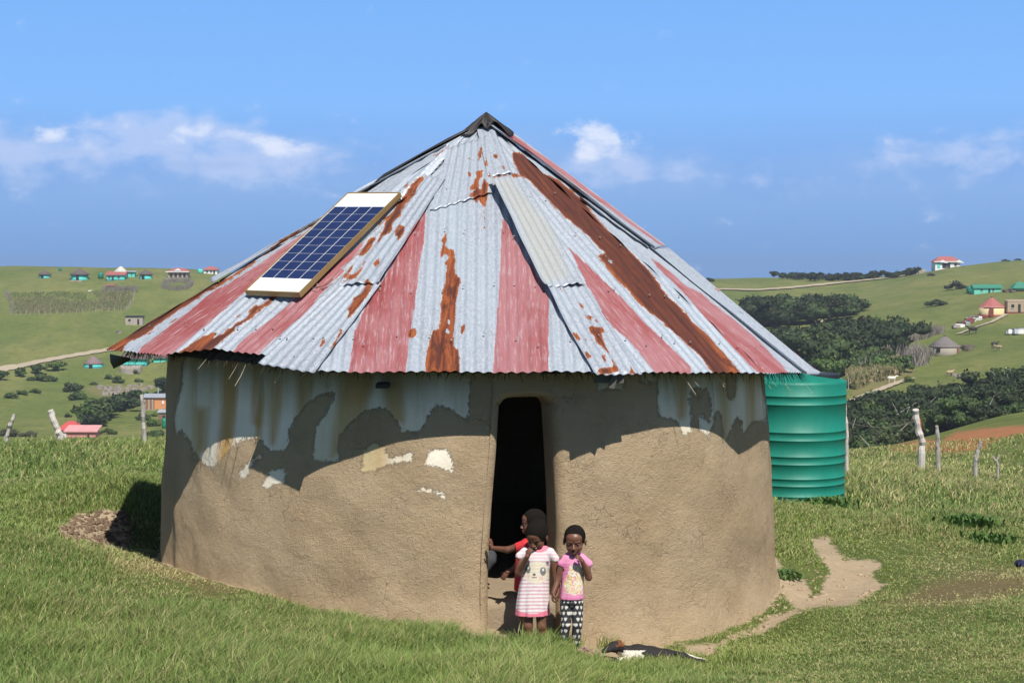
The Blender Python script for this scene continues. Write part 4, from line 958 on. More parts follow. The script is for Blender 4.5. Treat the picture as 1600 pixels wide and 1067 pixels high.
def wood(name, poly, n, rad_, y0, label, cols_, seed, leaf=.42, hgt=1.0, nl=130, limbs=0):
    rs = np.random.RandomState(seed); poly = np.array(poly, float); lo, hi_ = poly.min(0), poly.max(0); V = []; F = []; CC = []; off = 0; k = 0; tries = 0; lim = MB()
    while k < n and tries < n*40:
        tries += 1; x = lo[0]+(hi_[0]-lo[0])*rs.rand(); y = lo[1]+(hi_[1]-lo[1])*rs.rand()
        if sdf_poly(np.array([x]), np.array([y]), poly)[0] < 0: continue
        p = place(x, y, y0); r = rad_*(.65+.7*rs.rand()); s_ = p.y/2400
        if name0(label) and sdf_poly(np.array([x]), np.array([y-r*1.3/s_]), poly)[0] < -6: continue
        bl = [(p.x, p.y, p.z+r*.75*hgt, r*.8, r*.8, r*.7)]
        for q in range(5): rq = r*(.3+.3*rs.rand()); bl.append((p.x+rs.randn()*r*.65, p.y+rs.randn()*r*.5, p.z+r*(.5+.85*rs.rand())*hgt, rq*1.25, rq*1.2, rq*.75))
        v, f, c = foliage(bl, nl, leaf, cols_[rs.randint(len(cols_))], rs); V.append(v); F.append(f+off); CC.append(c); off += len(v); k += 1
        if limbs and rs.rand() < limbs:
            b0 = p+Vector((rs.randn()*r*.5, -r*.9, .3)); lim.tube([b0, b0+Vector((rs.randn()*.6, -.2, r*.8)), b0+Vector((rs.randn()*1.6, -.2, r*1.5))], [.10, .08, .03], 5)
    o = fast(name, np.concatenate(V), np.concatenate(F), m_fol, cols=np.concatenate(CC)); tag(o, label, 'woodland', kind='stuff')
    if lim.v:
        l = lim.build('bare_branches', plain('pale_dead_branch', (.34, .32, .28), .9, .2), o)
    return o
Q6 = lambda p: crop(1100, 380, 2.668, p); Q7 = lambda p: crop(1310, 540, 4.445, p); Q2 = lambda p: crop(0, 500, 4.848, p)
wood('woodland', Q7([(-380,480),(60,400),(250,370),(400,370),(560,330),(800,300),(950,270),(1100,230),(1289,190),(1500,170),(1500,520),(1289,560),(1000,600),(700,660),(450,700),(150,790),(-380,780)]), 170, 2.3, 100, 'dense dark scrub forest filling the gully behind the whitewashed post', [DARKG, DARKG, (.032,.046,.022), MIDG], 5, leaf=.26, nl=130, limbs=.22)
wood('woodland', Q6([(280,390),(420,385),(560,385),(620,350),(700,335),(740,350),(745,380),(800,370),(825,400),(800,440),(700,480),(640,500),(520,530),(440,530),(330,480)]), 95, 3.4, 200, 'rounded dark trees in the hollow above the maize plot', [DARKG, DARKG, MIDG, (.034,.05,.018)], 6, leaf=.45, nl=95)
wood('woodland', Q6([(130,290),(220,250),(300,262),(400,252),(440,245),(560,240),(620,250),(640,270),(675,290),(600,315),(450,340),(330,358),(200,350)]), 85, 3.6, 300, 'band of dark trees on the middle slope right of the roof', [DARKG, MIDG, (.034,.05,.018)], 7, leaf=.5, nl=90)
wood('woodland', Q6([(230,140),(300,143),(420,147),(520,148),(600,150),(700,146),(790,138),(890,126),(890,132),(800,146),(700,152),(560,160),(480,160),(420,158),(320,152)]), 60, 1.25, 480, 'low line of wind-shaped trees along the right skyline', [DARKG, (.03,.045,.02)], 8, leaf=.38, nl=80)
wood('woodland', Q2([(620,810),(640,740),(720,690),(800,650),(900,610),(1000,580),(1100,560),(1200,520),(1330,450),(1330,530),(1200,570),(1050,620),(1000,655),(900,690),(820,730),(700,800)]), 75, 3.0, 200, 'dark ribbon of trees in the valley left of the orange house', [DARKG, MIDG, (.034,.05,.018)], 9, leaf=.45, nl=90)
wood('woodland', Q2([(0,425),(150,400),(300,375),(450,355),(600,348),(600,364),(400,390),(240,415),(100,440),(0,458)]), 34, 2.2, 250, 'hedge of green shrubs just below the dirt road at left', [MIDG, BRG], 10, leaf=.4, nl=90)
wood('woodland', Q6([(500,520),(560,480),(640,470),(720,450),(830,480),(860,500),(830,540),(700,560),(620,560),(520,560)]), 40, 1.7, 180, 'green garden shrubs and fruit trees above the maize', [BRG, MIDG, (.07,.11,.03)], 12, leaf=.35, nl=90)
def bush(x0, y0_, x1, y1_, label, col=MIDG, Y0=60, n=80, seed=0, leaf=None, grp='bushes scattered over the far slopes'):
    rs = np.random.RandomState(seed+100); p = place((x0+x1)/2, y1_, Y0); s_ = p.y/2400
    w_ = (x1-x0)*s_/2; h_ = (y1_-y0_)*s_; bl = []
    nb_ = max(5, min(14, int(w_/h_*5)+3))
    for i in range(nb_):
        u = (i+.5)/nb_*2-1; r = h_*(.24+.24*rs.rand())*(1-.35*abs(u)**2); bl.append((u*(w_-r*.6)+rs.randn()*r*.3, rs.randn()*w_*.2, r*.7+h_*.5*(1-abs(u)**1.5)*rs.rand(), r*1.5, r*1.3, r*.9))
    o = thing('bush', (p.x, p.y, p.z), label, 'bush', grp)
    V, F, CC = foliage(bl, n, leaf or max(.1, h_*.10), col, rs)
    fast('crown', V, F, m_fol, o, cols=CC, world=False)
    b = MB()
    for i in range(3): b.tube([(rs.randn()*w_*.15, 0, -.3), (rs.randn()*w_*.25, 0, h_*.5)], [.05*h_, .02*h_], 5)
    b.build('trunk', m_bark, o)
B2 = lambda x0, y0, x1, y1: (x0/4.848, 500+y0/4.848, x1/4.848, 500+y1/4.848)
B6 = lambda x0, y0, x1, y1: (1100+x0/2.668, 380+y0/2.668, 1100+x1/2.668, 380+y1/2.668)
for i, (bx_, lab, col) in enumerate([
 (B2(220,395,420,462), 'wide spreading bush below the hedge near the left road', MIDG),
 (B2(36,540,130,592), 'low bush leftmost on the slope below the hedge', MIDG),
 (B2(130,525,215,565), 'small round bush second from left on the lower slope', BRG),
 (B2(222,515,318,552), 'flat bush right of the two small ones on the lower slope', BRG),
 (B2(480,452,605,545), 'dark wind-leaning shrub on the shoulder below the turquoise round house', DARKG),
 (B2(515,525,650,605), 'broad green shrub directly under the wind-leaning one', MIDG),
 (B2(640,565,740,640), 'bright green shrub between the broad shrub and the valley trees', BRG),
 (B2(700,590,830,670), 'bushy green shrub touching the top of the valley trees', MIDG),
 (B2(790,412,855,447), 'pale green shrub left of the round stone kraal', BRG),
 (B2(850,428,935,476), 'darker shrub under the stone kraal', MIDG),
 (B2(1018,433,1082,470), 'lone shrub between the stone kraal and the hut', BRG),
 (B2(678,470,745,492), 'tiny shrub beside a white stone above the rubble plot', MIDG),
 (B2(488,705,548,736), 'single small shrub in the bare patch above the red roof', MIDG),
 (B2(1036,700,1135,760), 'rounded shrub left of the corrugated shed', MIDG),
 (B2(1145,680,1192,730), 'upright shrub just under the orange house', BRG),
 (B2(1110,738,1215,805), 'yellowish green shrub in front of the shed with the tank', BRG),
 (B2(1105,818,1240,905), 'large leafy bush beside the hut wall near the knotty post', MIDG),
 (B2(735,822,890,866), 'scrubby bush right of the pink roof', MIDG),
 (B2(0,812,140,880), 'dark weeds behind the leftmost leaning post', GREYG),
 (B2(150,835,285,885), 'grey green weeds between the two leaning posts', GREYG),
 (B2(945,630,975,672), 'small shrub against the grey outhouse', BRG),
 (B2(1003,372,1052,408), 'small shrub growing against the stone kraal wall', MIDG)]):
    bush(*bx_, lab, col, Y0=150 if i not in (18, 19) else 120, seed=i)
for i, (bx_, lab, col) in enumerate([
 (B6(1002,160,1098,193), 'grey green thicket left of the long turquoise house', (.05,.062,.035)),
 (B6(922,232,1012,262), 'dark low bush on the slope left of the yellow round house', DARKG),
 (B6(468,222,522,250), 'single taller tree rising above the middle tree band', DARKG),
 (B6(780,630,822,655), 'small shrub at the upper edge of the gully forest', MIDG),
 (B6(1268,522,1330,558), 'bush at the right edge above the gully forest', (.05,.062,.035)),
 (B6(830,552,880,580), 'low grassy tussock below the brush fence', BRG),
 (B6(1050,425,1090,440), 'small weeds beside the thatched stone hut', GREYG),
 (B6(0,140,36,162), 'small dark tree standing against the sea beside the roof', DARKG),
 (B6(930,122,968,138), 'grey shrub below the stone ring on the right hill', GREYG),
 (B6(640,250,664,266), 'little tree at the end of the middle tree band', MIDG),
 (B6(1240,66,1275,76), 'tiny dark bush on the right skyline', DARKG),
 (B6(1292,62,1322,70), 'second tiny bush on the skyline nearest the right edge', DARKG)]):
    bush(*bx_, lab, col, Y0=180, seed=40+i)
# leafy plant tufts on the near ground at right
def tuft(px, py, Y, w_, h_, n, label, col, seed):
    rs = np.random.RandomState(seed); p = P(px, py, Y); p.z = gz(p.x, Y); o = thing('weed_clump', p, label, 'plant')
    V = []; F = []; CC = []
    for i in range(n):
        x, y = rs.randn(2)*w_*.35; a = rs.rand()*6.28; L = h_*(.5+.6*rs.rand()); wd = .012+.014*rs.rand(); d = np.array([math.cos(a), math.sin(a)])*.45*L; s = np.array([-math.sin(a), math.cos(a)])*wd
        k = len(V); V += [(x-s[0]*.4, y-s[1]*.4, -.01), (x+s[0]*.4, y+s[1]*.4, -.01), (x+d[0]*.5+s[0], y+d[1]*.5+s[1], L*.65), (x+d[0]*.5-s[0], y+d[1]*.5-s[1], L*.65), (x+d[0], y+d[1], L*.9)]
        F += [(k, k+1, k+2, k+3), (k+3, k+2, k+4)]; CC += [np.array(col)*(.6+.8*rs.rand())]*5
    fast('leaves', V, F, m_grass, o, cols=np.array(CC), world=False)
tuft(1515, 805, 19, .42, .15, 600, 'dark green leafy weed clump in the grass right of the tank', (.09, .17, .04), 1)
tuft(1290, 788, 20.3, .35, .15, 700, 'low leafy weeds growing at the foot of the green tank', (.10, .18, .045), 2)
tuft(1230, 890, 15.1, .16, .07, 260, 'little green weed at the right foot of the hut wall', (.10, .17, .05), 3)
tuft(1545, 830, 17.8, .3, .10, 260, 'smaller weed patch nearer the right edge', (.10, .18, .045), 4)

# clods on the broken bank left of the hut
def clods(poly, n, Y0_, label, col, smin_, smax_, seed):
    rs = np.random.RandomState(seed); poly = np.array(poly, float); lo, hi_ = poly.min(0), poly.max(0); V = []; F = []; k = 0
    ph = np.linspace(0, math.pi, 6); th_ = np.linspace(0, 2*math.pi, 8)[:-1]; A, B = np.meshgrid(th_, ph, indexing='ij'); D = np.stack([np.cos(A)*np.sin(B), np.sin(A)*np.sin(B), np.cos(B)], -1).reshape(-1, 3)
    while k < n:
        x, y = lo+(hi_-lo)*rs.rand(2)
        if sdf_poly(np.array([x]), np.array([y]), poly)[0] < 0: continue
        p = place(x, y, Y0_, 60); s = smin_+(smax_-smin_)*rs.rand()**2.5
        V.append(D*(1+.35*rs.randn(len(D), 1))*np.array([s*1.3, s, s*.7])+np.array(p)); F.append(grid_faces(7, 6, wrap=True, off=k*42)); k += 1
    return tag(fast('soil_clods', np.concatenate(V), np.concatenate(F), col, smooth=False), label, 'soil', kind='stuff')
m_clod = plain('brown_clods', (.15, .10, .062), .95, .4, 12)
clods([(88,838),(98,820),(125,802),(160,797),(200,800),(215,850),(150,862),(100,852)], 420, 14.6, 'broken brown clods on the eroded bank left of the hut', m_clod, .008, .035, 1)
clods([(1225,900),(1290,860),(1370,890),(1370,930),(1260,945),(1180,990),(1100,1025),(1090,1010),(1200,950)], 240, 12.2, 'small crumbs of earth along the bare path right of the hut', plain('pale_clods', (.36, .27, .175), .95, .3, 12), .004, .022, 2)
# ------------------------------------------------------------------ far houses
TURQ = plain('turquoise_paint', (.10, .62, .52), .8, .08, .8); TURQD = plain('dark_blue_paint', (.03, .22, .25), .8, .1, .8)
THATD = plain('dark_thatch', (.115, .09, .08), .95, .35, .9); THATG = plain('grey_thatch', (.17, .15, .145), .95, .3, .9); WHTH = plain('pale_thatch', (.55, .53, .46), .9, .15, .8)
REDR = plain('red_roof_sheet', (.36, .11, .10), .7, .2, .8); PINKR = plain('faded_pink_sheet', (.62, .30, .30), .7, .25, .6); GREENR = plain('green_roof_sheet', (.03, .20, .13), .7, .2, .8); MINT = plain('mint_paint', (.14, .58, .44), .8, .1, .8)
TAN = plain('tan_plaster', (.40, .31, .22), .9, .12, .8); TANG = plain('grey_block_wall', (.38, .33, .27), .9, .15, .8); WHITEP = plain('white_paint', (.78, .77, .74), .8, .06, .8); ORG = plain('orange_paint', (.62, .26, .11), .8, .1, .8); BRN = plain('brown_wall', (.22, .13, .09), .9, .15, .8)
YEL = plain('yellow_paint', (.70, .56, .30), .8, .1, .8); DARK = plain('dark_opening', (.015, .014, .014), .6, .1); DKRED = plain('dark_red_plinth', (.22, .045, .035), .85, .15); STONE = plain('stone_wall', (.30, .26, .22), .95, .4, 1.5); BRUSH = plain('brushwood', (.15, .12, .095), .95, .5, 1.2); ZINC = plain('zinc_sheet', (.45, .48, .52), .5, .2, .8, metal=.3)
DOORB = plain('blue_door', (.02, .05, .07), .7, .1)
m_tankf = plain('tank_green', (.004, .19, .12), .5, .15)
def scale_at(px, py, Y0): p = place(px, py, Y0); return p, p.y/2400
def round_house(x0, x1, ybase, ywall, yapex, label, wallm, roofm, Y0=150, band=None, doors=(0,), wins=(), wall_in=.82, segs=28, door_m=None, plinth=None, group=None, apex_knob=True, steps=False):
    p, s = scale_at((x0+x1)/2, ybase, Y0); rr = (x1-x0)*s/2; rw = rr*wall_in; hw = (ybase-ywall)*s; ha = (ywall-yapex)*s
    p.y += rw*.6; p.z = min(gz(p.x, p.y-rw), p.z)
    o = thing('round_house', p, label, 'house', group)
    MB().lathe((0, 0, 0), [(rw, -1.2), (rw, hw+.1)], segs).build('wall', wallm, o, smooth=True)
    if plinth: MB().lathe((0, 0, 0), [(rw+.05, -1.2), (rw+.05, .45)], segs).build('plinth', plinth, o, smooth=True)
    if band:
        b = MB()
        for k in range(segs): pass
        MB().lathe((0, 0, hw-.35), [(rw+.04, 0), (rw+.04, .35)], segs).build('wall_band', band, o, smooth=True)
        MB().lathe((0, 0, -1.2), [(rw+.05, 0), (rw+.05, 1.45)], segs).build('plinth', band, o, smooth=True)
    b = MB(); b.lathe((0, 0, 0), [(rr*.98, hw-.18), (rr, hw-.06), (rr*.5, hw+ha*.52), (rr*.06, hw+ha*.97), (rr*.015, hw+ha)], segs); rf = b.build('roof', roofm, o, smooth=segs > 12)
    if apex_knob: MB().lathe((0, 0, hw+ha*.93), [(rr*.07, 0), (rr*.08, ha*.05), (rr*.04, ha*.10)], 10).build('roof_cap', DARK, rf)
    for u in doors:
        a = math.asin(u); b = MB(); b.box((rw*math.sin(a), -rw*math.cos(a), min(1.0, hw*.45)), (.95, .3, min(2.0, hw*.9)), rz=a); b.build('door', door_m or DARK, o)
    for u in wins:
        a = math.asin(u); b = MB(); b.box((rw*math.sin(a), -rw*math.cos(a), hw*.6), (.7, .25, .7), rz=a); b.build('window', DARK, o)
    if steps:
        b = MB(); b.box((0, -rw-.9, -.35), (4.2, 2.2, .7)); b.build('porch_slab', TAN, o); b = MB(); b.box((0, -rw-2.2, -.5), (1.2, .9, .5)); b.build('step', DKRED, o)
    return o
def box_house(x0, x1, ybase, ytop, label, wallm, Y0=150, depth=.6, yaw=0, roof='flat', roofm=None, yroof=None, openings=(), over=.5, plinth=None, name='house', group=None, rise_side=0, trim=None, cat='house'):
    p, s = scale_at((x0+x1)/2, ybase, Y0); w_ = (x1-x0)*s; h_ = (ybase-ytop)*s; dp = w_*depth
    p.y += dp*.45; p.z = min(p.z, gz(p.x, p.y-dp/2))
    o = thing(name, p, label, cat, group, rz=yaw)
    b = MB(); b.box((0, 0, h_/2-.7), (w_, dp, h_+1.4)); b.build('wall', wallm, o)
    hr = ((ytop-yroof)*s) if yroof is not None else .25
    X, Yd = w_/2+over, dp/2+over
    if roof == 'flat':
        b = MB(); b.add([(-X, -Yd, h_), (X, -Yd, h_), (X, Yd, h_+hr), (-X, Yd, h_+hr), (-X, -Yd, h_+.18), (X, -Yd, h_+.18), (X, Yd, h_+hr+.18), (-X, Yd, h_+hr+.18)], [(3,2,1,0),(4,5,6,7),(0,1,5,4),(1,2,6,5),(2,3,7,6),(3,0,4,7)])
    elif roof == 'gable':
        b = MB(); b.add([(-X, -Yd, h_-.05), (X, -Yd, h_-.05), (X, Yd, h_-.05), (-X, Yd, h_-.05), (-X, 0, h_+hr), (X, 0, h_+hr)], [(0,1,5,4),(2,3,4,5),(0,4,3),(1,2,5),(3,2,1,0)])
    else:
        rx = max(.1, X-Yd*.9); b = MB(); b.add([(-X, -Yd, h_-.05), (X, -Yd, h_-.05), (X, Yd, h_-.05), (-X, Yd, h_-.05), (-rx, 0, h_+hr), (rx, 0, h_+hr)], [(0,1,5,4),(2,3,4,5),(0,4,3),(1,2,5),(3,2,1,0)])
    rf = b.build('roof', roofm or ZINC, o)
    if trim: b = MB(); b.box((0, -Yd-.04, h_-.02), (2*X, .1, .28)); b.build('fascia', trim, rf)
    if plinth: b = MB(); b.box((0, 0, -.5), (w_+.12, dp+.12, 1.7)); b.build('plinth', plinth, o)
    for kind, u, ww, z0, z1, mt in openings:
        b = MB(); b.box((u*w_/2, -dp/2, (z0+z1)/2*h_), (ww*w_, .16, (z1-z0)*h_)); q = b.build(kind, mt, o)
        if kind == 'window': b = MB(); b.box((u*w_/2, -dp/2-.03, z0*h_-.06), (ww*w_*1.2, .22, .10)); b.build('sill', WHITEP, q)
    return o
L = lambda x: x/4.571; LY = lambda y: 400+y/4.571
gl = 'round houses on the left hilltop'
round_house(57.5, 79, 434.5, 428.3, 421, 'smallest turquoise round house with dark thatch, furthest left on the ridge', TURQ, THATD, 400, band=TURQD, doors=(-.15,), group=gl)
round_house(106, 138.5, 437.5, 428, 419, 'largest turquoise round house on the left ridge with a porch slab and red step', TURQ, THATD, 400, band=TURQD, doors=(.02,), group=gl, steps=True)
round_house(215, 238, 436, 428, 420.2, 'turquoise round house between the red roofed block and the arched house', TURQ, THATD, 400, band=TURQD, doors=(-.2,), group=gl)
round_house(176, 199, 436, 424, 415, 'round house with whitish roof rising behind the red roofed block', WHITEP, WHTH, 430, doors=(), group=gl)
box_house(167, 194.5, 438.3, 430, 'turquoise block house with a rusty red roof on the left ridge', TURQ, 400, depth=.45, roof='flat', roofm=REDR, yroof=424.5, openings=[('door', -.32, .12, .0, .8, DOORB), ('window', -.7, .10, .4, .75, DOORB), ('window', .35, .12, .4, .75, DOORB)], plinth=TURQD)
box_house(195.5, 210.5, 433, 425, 'small turquoise outbuilding with a blue door right of the red roof', TURQ, 420, depth=.6, roof='flat', roofm=ZINC, openings=[('door', -.6, .2, 0, .85, DOORB), ('window', .4, .14, .4, .75, DOORB)])
def far_tank(px, py, r, h, label, mat, Y0=150):
    p = place(px, py, Y0); o = thing('water_tank', p, label, 'water tank'); MB().lathe((0, 0, 0), [(r, -.3), (r, h*.3), (r*1.03, h*.33), (r, h*.36), (r, h*.62), (r*1.03, h*.65), (r, h*.68), (r, h*.88), (r*.4, h)], 18).build('body', mat, o, smooth=True)
    MB().lathe((0, 0, h-.05), [(r*.3, 0), (r*.3, .12)], 12).build('lid', DARK, o)
far_tank(157.5, 435, .95, 2.0, 'green water tank left of the turquoise block house', m_tankf, 400)
far_tank(94, 423.5, .6, 1.2, 'tiny green tank on the left skyline between two round houses', m_tankf, 400)
far_tank(313, 427, .9, 1.5, 'pale turquoise tank beside the white house on the ridge', TURQ, 420)
far_tank(1515, 458, .9, 1.9, 'small green tank at the left end of the long turquoise house', m_tankf, 350)
far_tank(257, 669, .5, 2.1, 'green tank standing against the corrugated shed', m_tankf, 150)
# arched house
hs_ = box_house(263, 293, 434.5, 424.5, 'tan house with four dark arches and a red hipped roof', TAN, 400, depth=.6, roof='hip', roofm=REDR, yroof=418.7, trim=WHITEP, over=.7)
_, s = scale_at(278, 434.5, 400); W_ = 30*s; H_ = 10*s
for u in (-.68, -.22, .25, .70):
    b = MB(); n = 10; aw = W_*.065; vs = [(-aw, 0, .25), (aw, 0, .25)]+[(aw*math.cos(a), 0, H_*.55+aw*math.sin(a)) for a in np.linspace(0, math.pi, n)]
    vs = [(x+u*W_/2, -W_*.3-.02, z) for x, _, z in vs]; bk = [(x, y-.08, z) for x, y, z in vs]; m_ = len(vs)
    b.add(vs+bk, [tuple(range(m_)), tuple(range(m_, 2*m_))[::-1]]+[(i, (i+1) % m_, m_+(i+1) % m_, m_+i) for i in range(m_)]); b.build('archway', DARK, hs_)
b = MB(); b.box((0, -W_*.3-1.2, -.25), (W_*1.15, 2.4, .8)); b.build('veranda_slab', STONE, hs_)
b = MB(); b.add([(-1.3, -W_*.3-.75, H_+.3), (1.3, -W_*.3-.75, H_+.3), (0, -W_*.3-.75, H_+1.0), (-1.3, -W_*.1, H_+.3), (1.3, -W_*.1, H_+.3), (0, -W_*.1, H_+1.0)], [(0,1,2),(3,5,4),(0,2,5,3),(1,4,5,2)]); b.build('dormer', WHITEP, hs_)
box_house(318.5, 339.5, 428, 421.5, 'white house with a red hipped roof next to the big iron roof', WHITEP, 420, depth=.7, roof='hip', roofm=REDR, yroof=416.3, openings=[('window', -.5, .14, .35, .75, DARK), ('window', .1, .12, .35, .75, DARK), ('door', .55, .12, 0, .8, DARK)])
box_house(196, 223, 508, 495.5, 'bare grey block house with a flat roof alone on the left slope', TANG, 380, depth=.5, roof='flat', roofm=DARK, over=.15, openings=[('window', -.52, .14, .45, .75, DARK), ('door', .5, .11, .08, .78, DARK)])
box_house(166, 178, 450, 446, 'tiny red roofed shed inside the garden fence', BRN, 400, depth=.5, roof='gable', roofm=REDR, yroof=444.3, over=.3, name='shed', cat='shed')
rm = round_house(128, 159.5, 574, 567, 555, 'turquoise round house with patched pinkish grey roof below the dirt road', TURQ, plain('patched_roof', (.21, .15, .15), .9, .5, 1.5), 250, band=None, doors=(-.02,), plinth=TURQD, wall_in=.93)
# turquoise house partly behind the eave
box_house(192.5, 229, 571, 560.5, 'turquoise walled house seen just under the left eave of the big hut', TURQ, 250, depth=.5, roof='gable', roofm=THATD, yroof=552, over=.6, plinth=TURQD)
box_house(240, 266, 565.5, 559, 'second turquoise house half hidden behind the hut wall and hanging straw', TURQ, 250, depth=.6, roof='gable', roofm=THATD, yroof=552, over=.5)
def ring_wall(px, py, rpx, hpx, label, mat, Y0, name='kraal'):
    p, s = scale_at(px, py, Y0); r = rpx*s; h = hpx*s; p.y += r*.6; rs = random.Random(int(px)); o = thing(name, p, label, 'enclosure'); n = 40; V = []
    for k in range(n):
        a = 2*math.pi*k/n; k2 = rs.uniform(.85, 1.15)
        for rr, z in ((r*1.03, -1.0), (r*1.02, h*.6*k2), (r*.99, h*k2), (r*.93, h*k2*.98), (r*.92, -1.0)): V.append((rr*math.cos(a), rr*math.sin(a), z+rs.uniform(-.08, .08)))
    fast('wall', V, grid_faces(n, 5, wrap=True), mat, o, world=False)
ring_wall(202, 583, 17, 11, 'round stone kraal in front of the house under the left eave', STONE, 250)
b = MB()
ring_wall(1437, 427.5, 11.5, 6.5, 'round tan stone kraal below the white house on the right hill', STONE, 380)
m_stick = plain('grey_sticks', (.20, .175, .15), .95, .4, 2)
def brush_line(pts, n, h, label, seed, Y0, wdt=1.2, name='brush_fence', mat=None, green=0):
    rs = random.Random(seed); W = [place(x, y, Y0) for x, y in pts]; o = thing(name, W[0], label, 'fence'); b = MB(); V = []; F = []
    for i in range(n):
        u = rs.random()*(len(W)-1); k = int(u); p = W[k].lerp(W[min(k+1, len(W)-1)], u-k); x = p.x+rs.uniform(-wdt, wdt)/2; y = p.y+rs.uniform(-wdt, wdt); z = gz(x, y)-.15; L = h*rs.uniform(.5, 1.15); d = Vector((rs.uniform(-.5, .5), rs.uniform(-.4, .4), 1)).normalized()*L; w_ = rs.uniform(.03, .07)*h/1.2
        q = Vector((x, y, z)); sdv = Vector((w_, 0, 0)) if rs.random() < .6 else Vector((0, w_, 0)); k4 = len(V); V += [q-sdv, q+sdv, q+d+sdv*.4, q+d-sdv*.4]; F.append((k4, k4+1, k4+2, k4+3))
    o2 = fast('sticks', [tuple(v) for v in V], F, mat or m_stick, o)
    return o
G1 = lambda pts: crop(0, 400, 4.571, pts)
brush_line(G1([(1175,232),(1260,245),(1340,235),(1365,210),(1340,190),(1250,185),(1180,195),(1175,232)]), 700, 2.0, 'square stick kraal in front of the arched house', 1, 350, name='stick_kraal')
brush_line(G1([(735,262),(800,265),(840,255),(835,240),(760,238),(735,262)]), 350, 1.7, 'low stick enclosure beside the tiny red shed', 2, 350, name='stick_kraal')
brush_line(G1([(850,250),(900,245),(960,240),(965,262)]), 260, 1.8, 'thorny brush heap at the top right corner of the left garden', 3, 350, name='brush_heap')
brush_line(G1([(42,258),(60,300),(85,350),(80,410)]), 220, 1.5, 'brush and rail fence down the left side of the garden', 4, 330)
brush_line(Q6([(640,560),(700,520),(760,500),(820,470),(905,480),(905,500),(850,510)]), 700, 3.2, 'tall bare grey brush along the garden edge above the maize', 5, 180, wdt=3)
brush_line(Q6([(720,475),(780,445),(850,415),(900,400),(960,380),(990,375)]), 600, 2.2, 'grey brush fence climbing towards the thatched stone hut', 6, 200, wdt=1.6)
brush_line(Q6([(870,395),(900,392),(930,388)]), 160, 3.0, 'bare grey saplings standing in the climbing brush fence', 7, 200, wdt=2, name='sapling_clump')
brush_line(Q7([(0,130),(60,135),(130,120)]), 120, 1.6, 'short piece of brown brush fence just right of the tank top', 8, 180)
# fence with individual posts round the left garden and through the valley
def post_fence(pts, n, h, label, Y0, seed, r=.09, mat=None, wire=True, grp='post and wire fences on the far slopes'):
    rs = random.Random(seed); W = [place(x, y, Y0) for x, y in pts]; o = thing('wire_fence', W[0], label, 'fence', grp); tops = []; me = None
    for i in range(n):
        u = i/(n-1)*(len(W)-1); k = min(int(u), len(W)-2); p = W[k].lerp(W[k+1], u-k); p.z = gz(p.x, p.y)
        if me is None: b = MB(); b.tube([(0, 0, -.4), (.02, 0, h*.5), (-.02, 0, h)], [r, r*.9, r*.75], 6); q = b.build('post', mat or m_post, o); me = q.data
        else: q = link(bpy.data.objects.new('post', me), o)
        q.location = p-o.location; q.rotation_euler = (rs.uniform(-.08, .08), rs.uniform(-.12, .12), rs.uniform(0, 6)); q.scale = (1, 1, rs.uniform(.8, 1.15)); tops.append(p+Vector((0, 0, h*.8)))
    if wire: b = MB(); b.tube(tops, .015, 4); b.build('wire', m_wire, o, world=True)
post_fence(G1([(80,425),(300,418),(600,410),(900,392),(950,330),(962,262)]), 34, 1.5, 'row of thin posts along the bottom and right of the left garden', 330, 1)
post_fence(Q2([(600,800),(690,780),(805,715),(905,665),(1015,620),(1040,600)]), 9, 2.6, 'widely spaced tall posts beside the dark valley trees', 150, 2, r=.12)
post_fence(Q2([(420,935),(440,935),(590,795),(610,800),(640,790),(665,790),(690,785)]), 7, 1.9, 'short close posts behind the red and pink roofs', 150, 3, r=.10, wire=False)
post_fence(Q6([(590,612),(650,590),(720,570),(800,550),(830,540)]), 22, 1.9, 'thin stakes fencing the maize plot', 180, 4, r=.06)
post_fence(Q6([(740,470),(800,440),(860,415),(900,395)]), 12, 1.6, 'posts along the uphill side of the garden', 200, 5, r=.07)
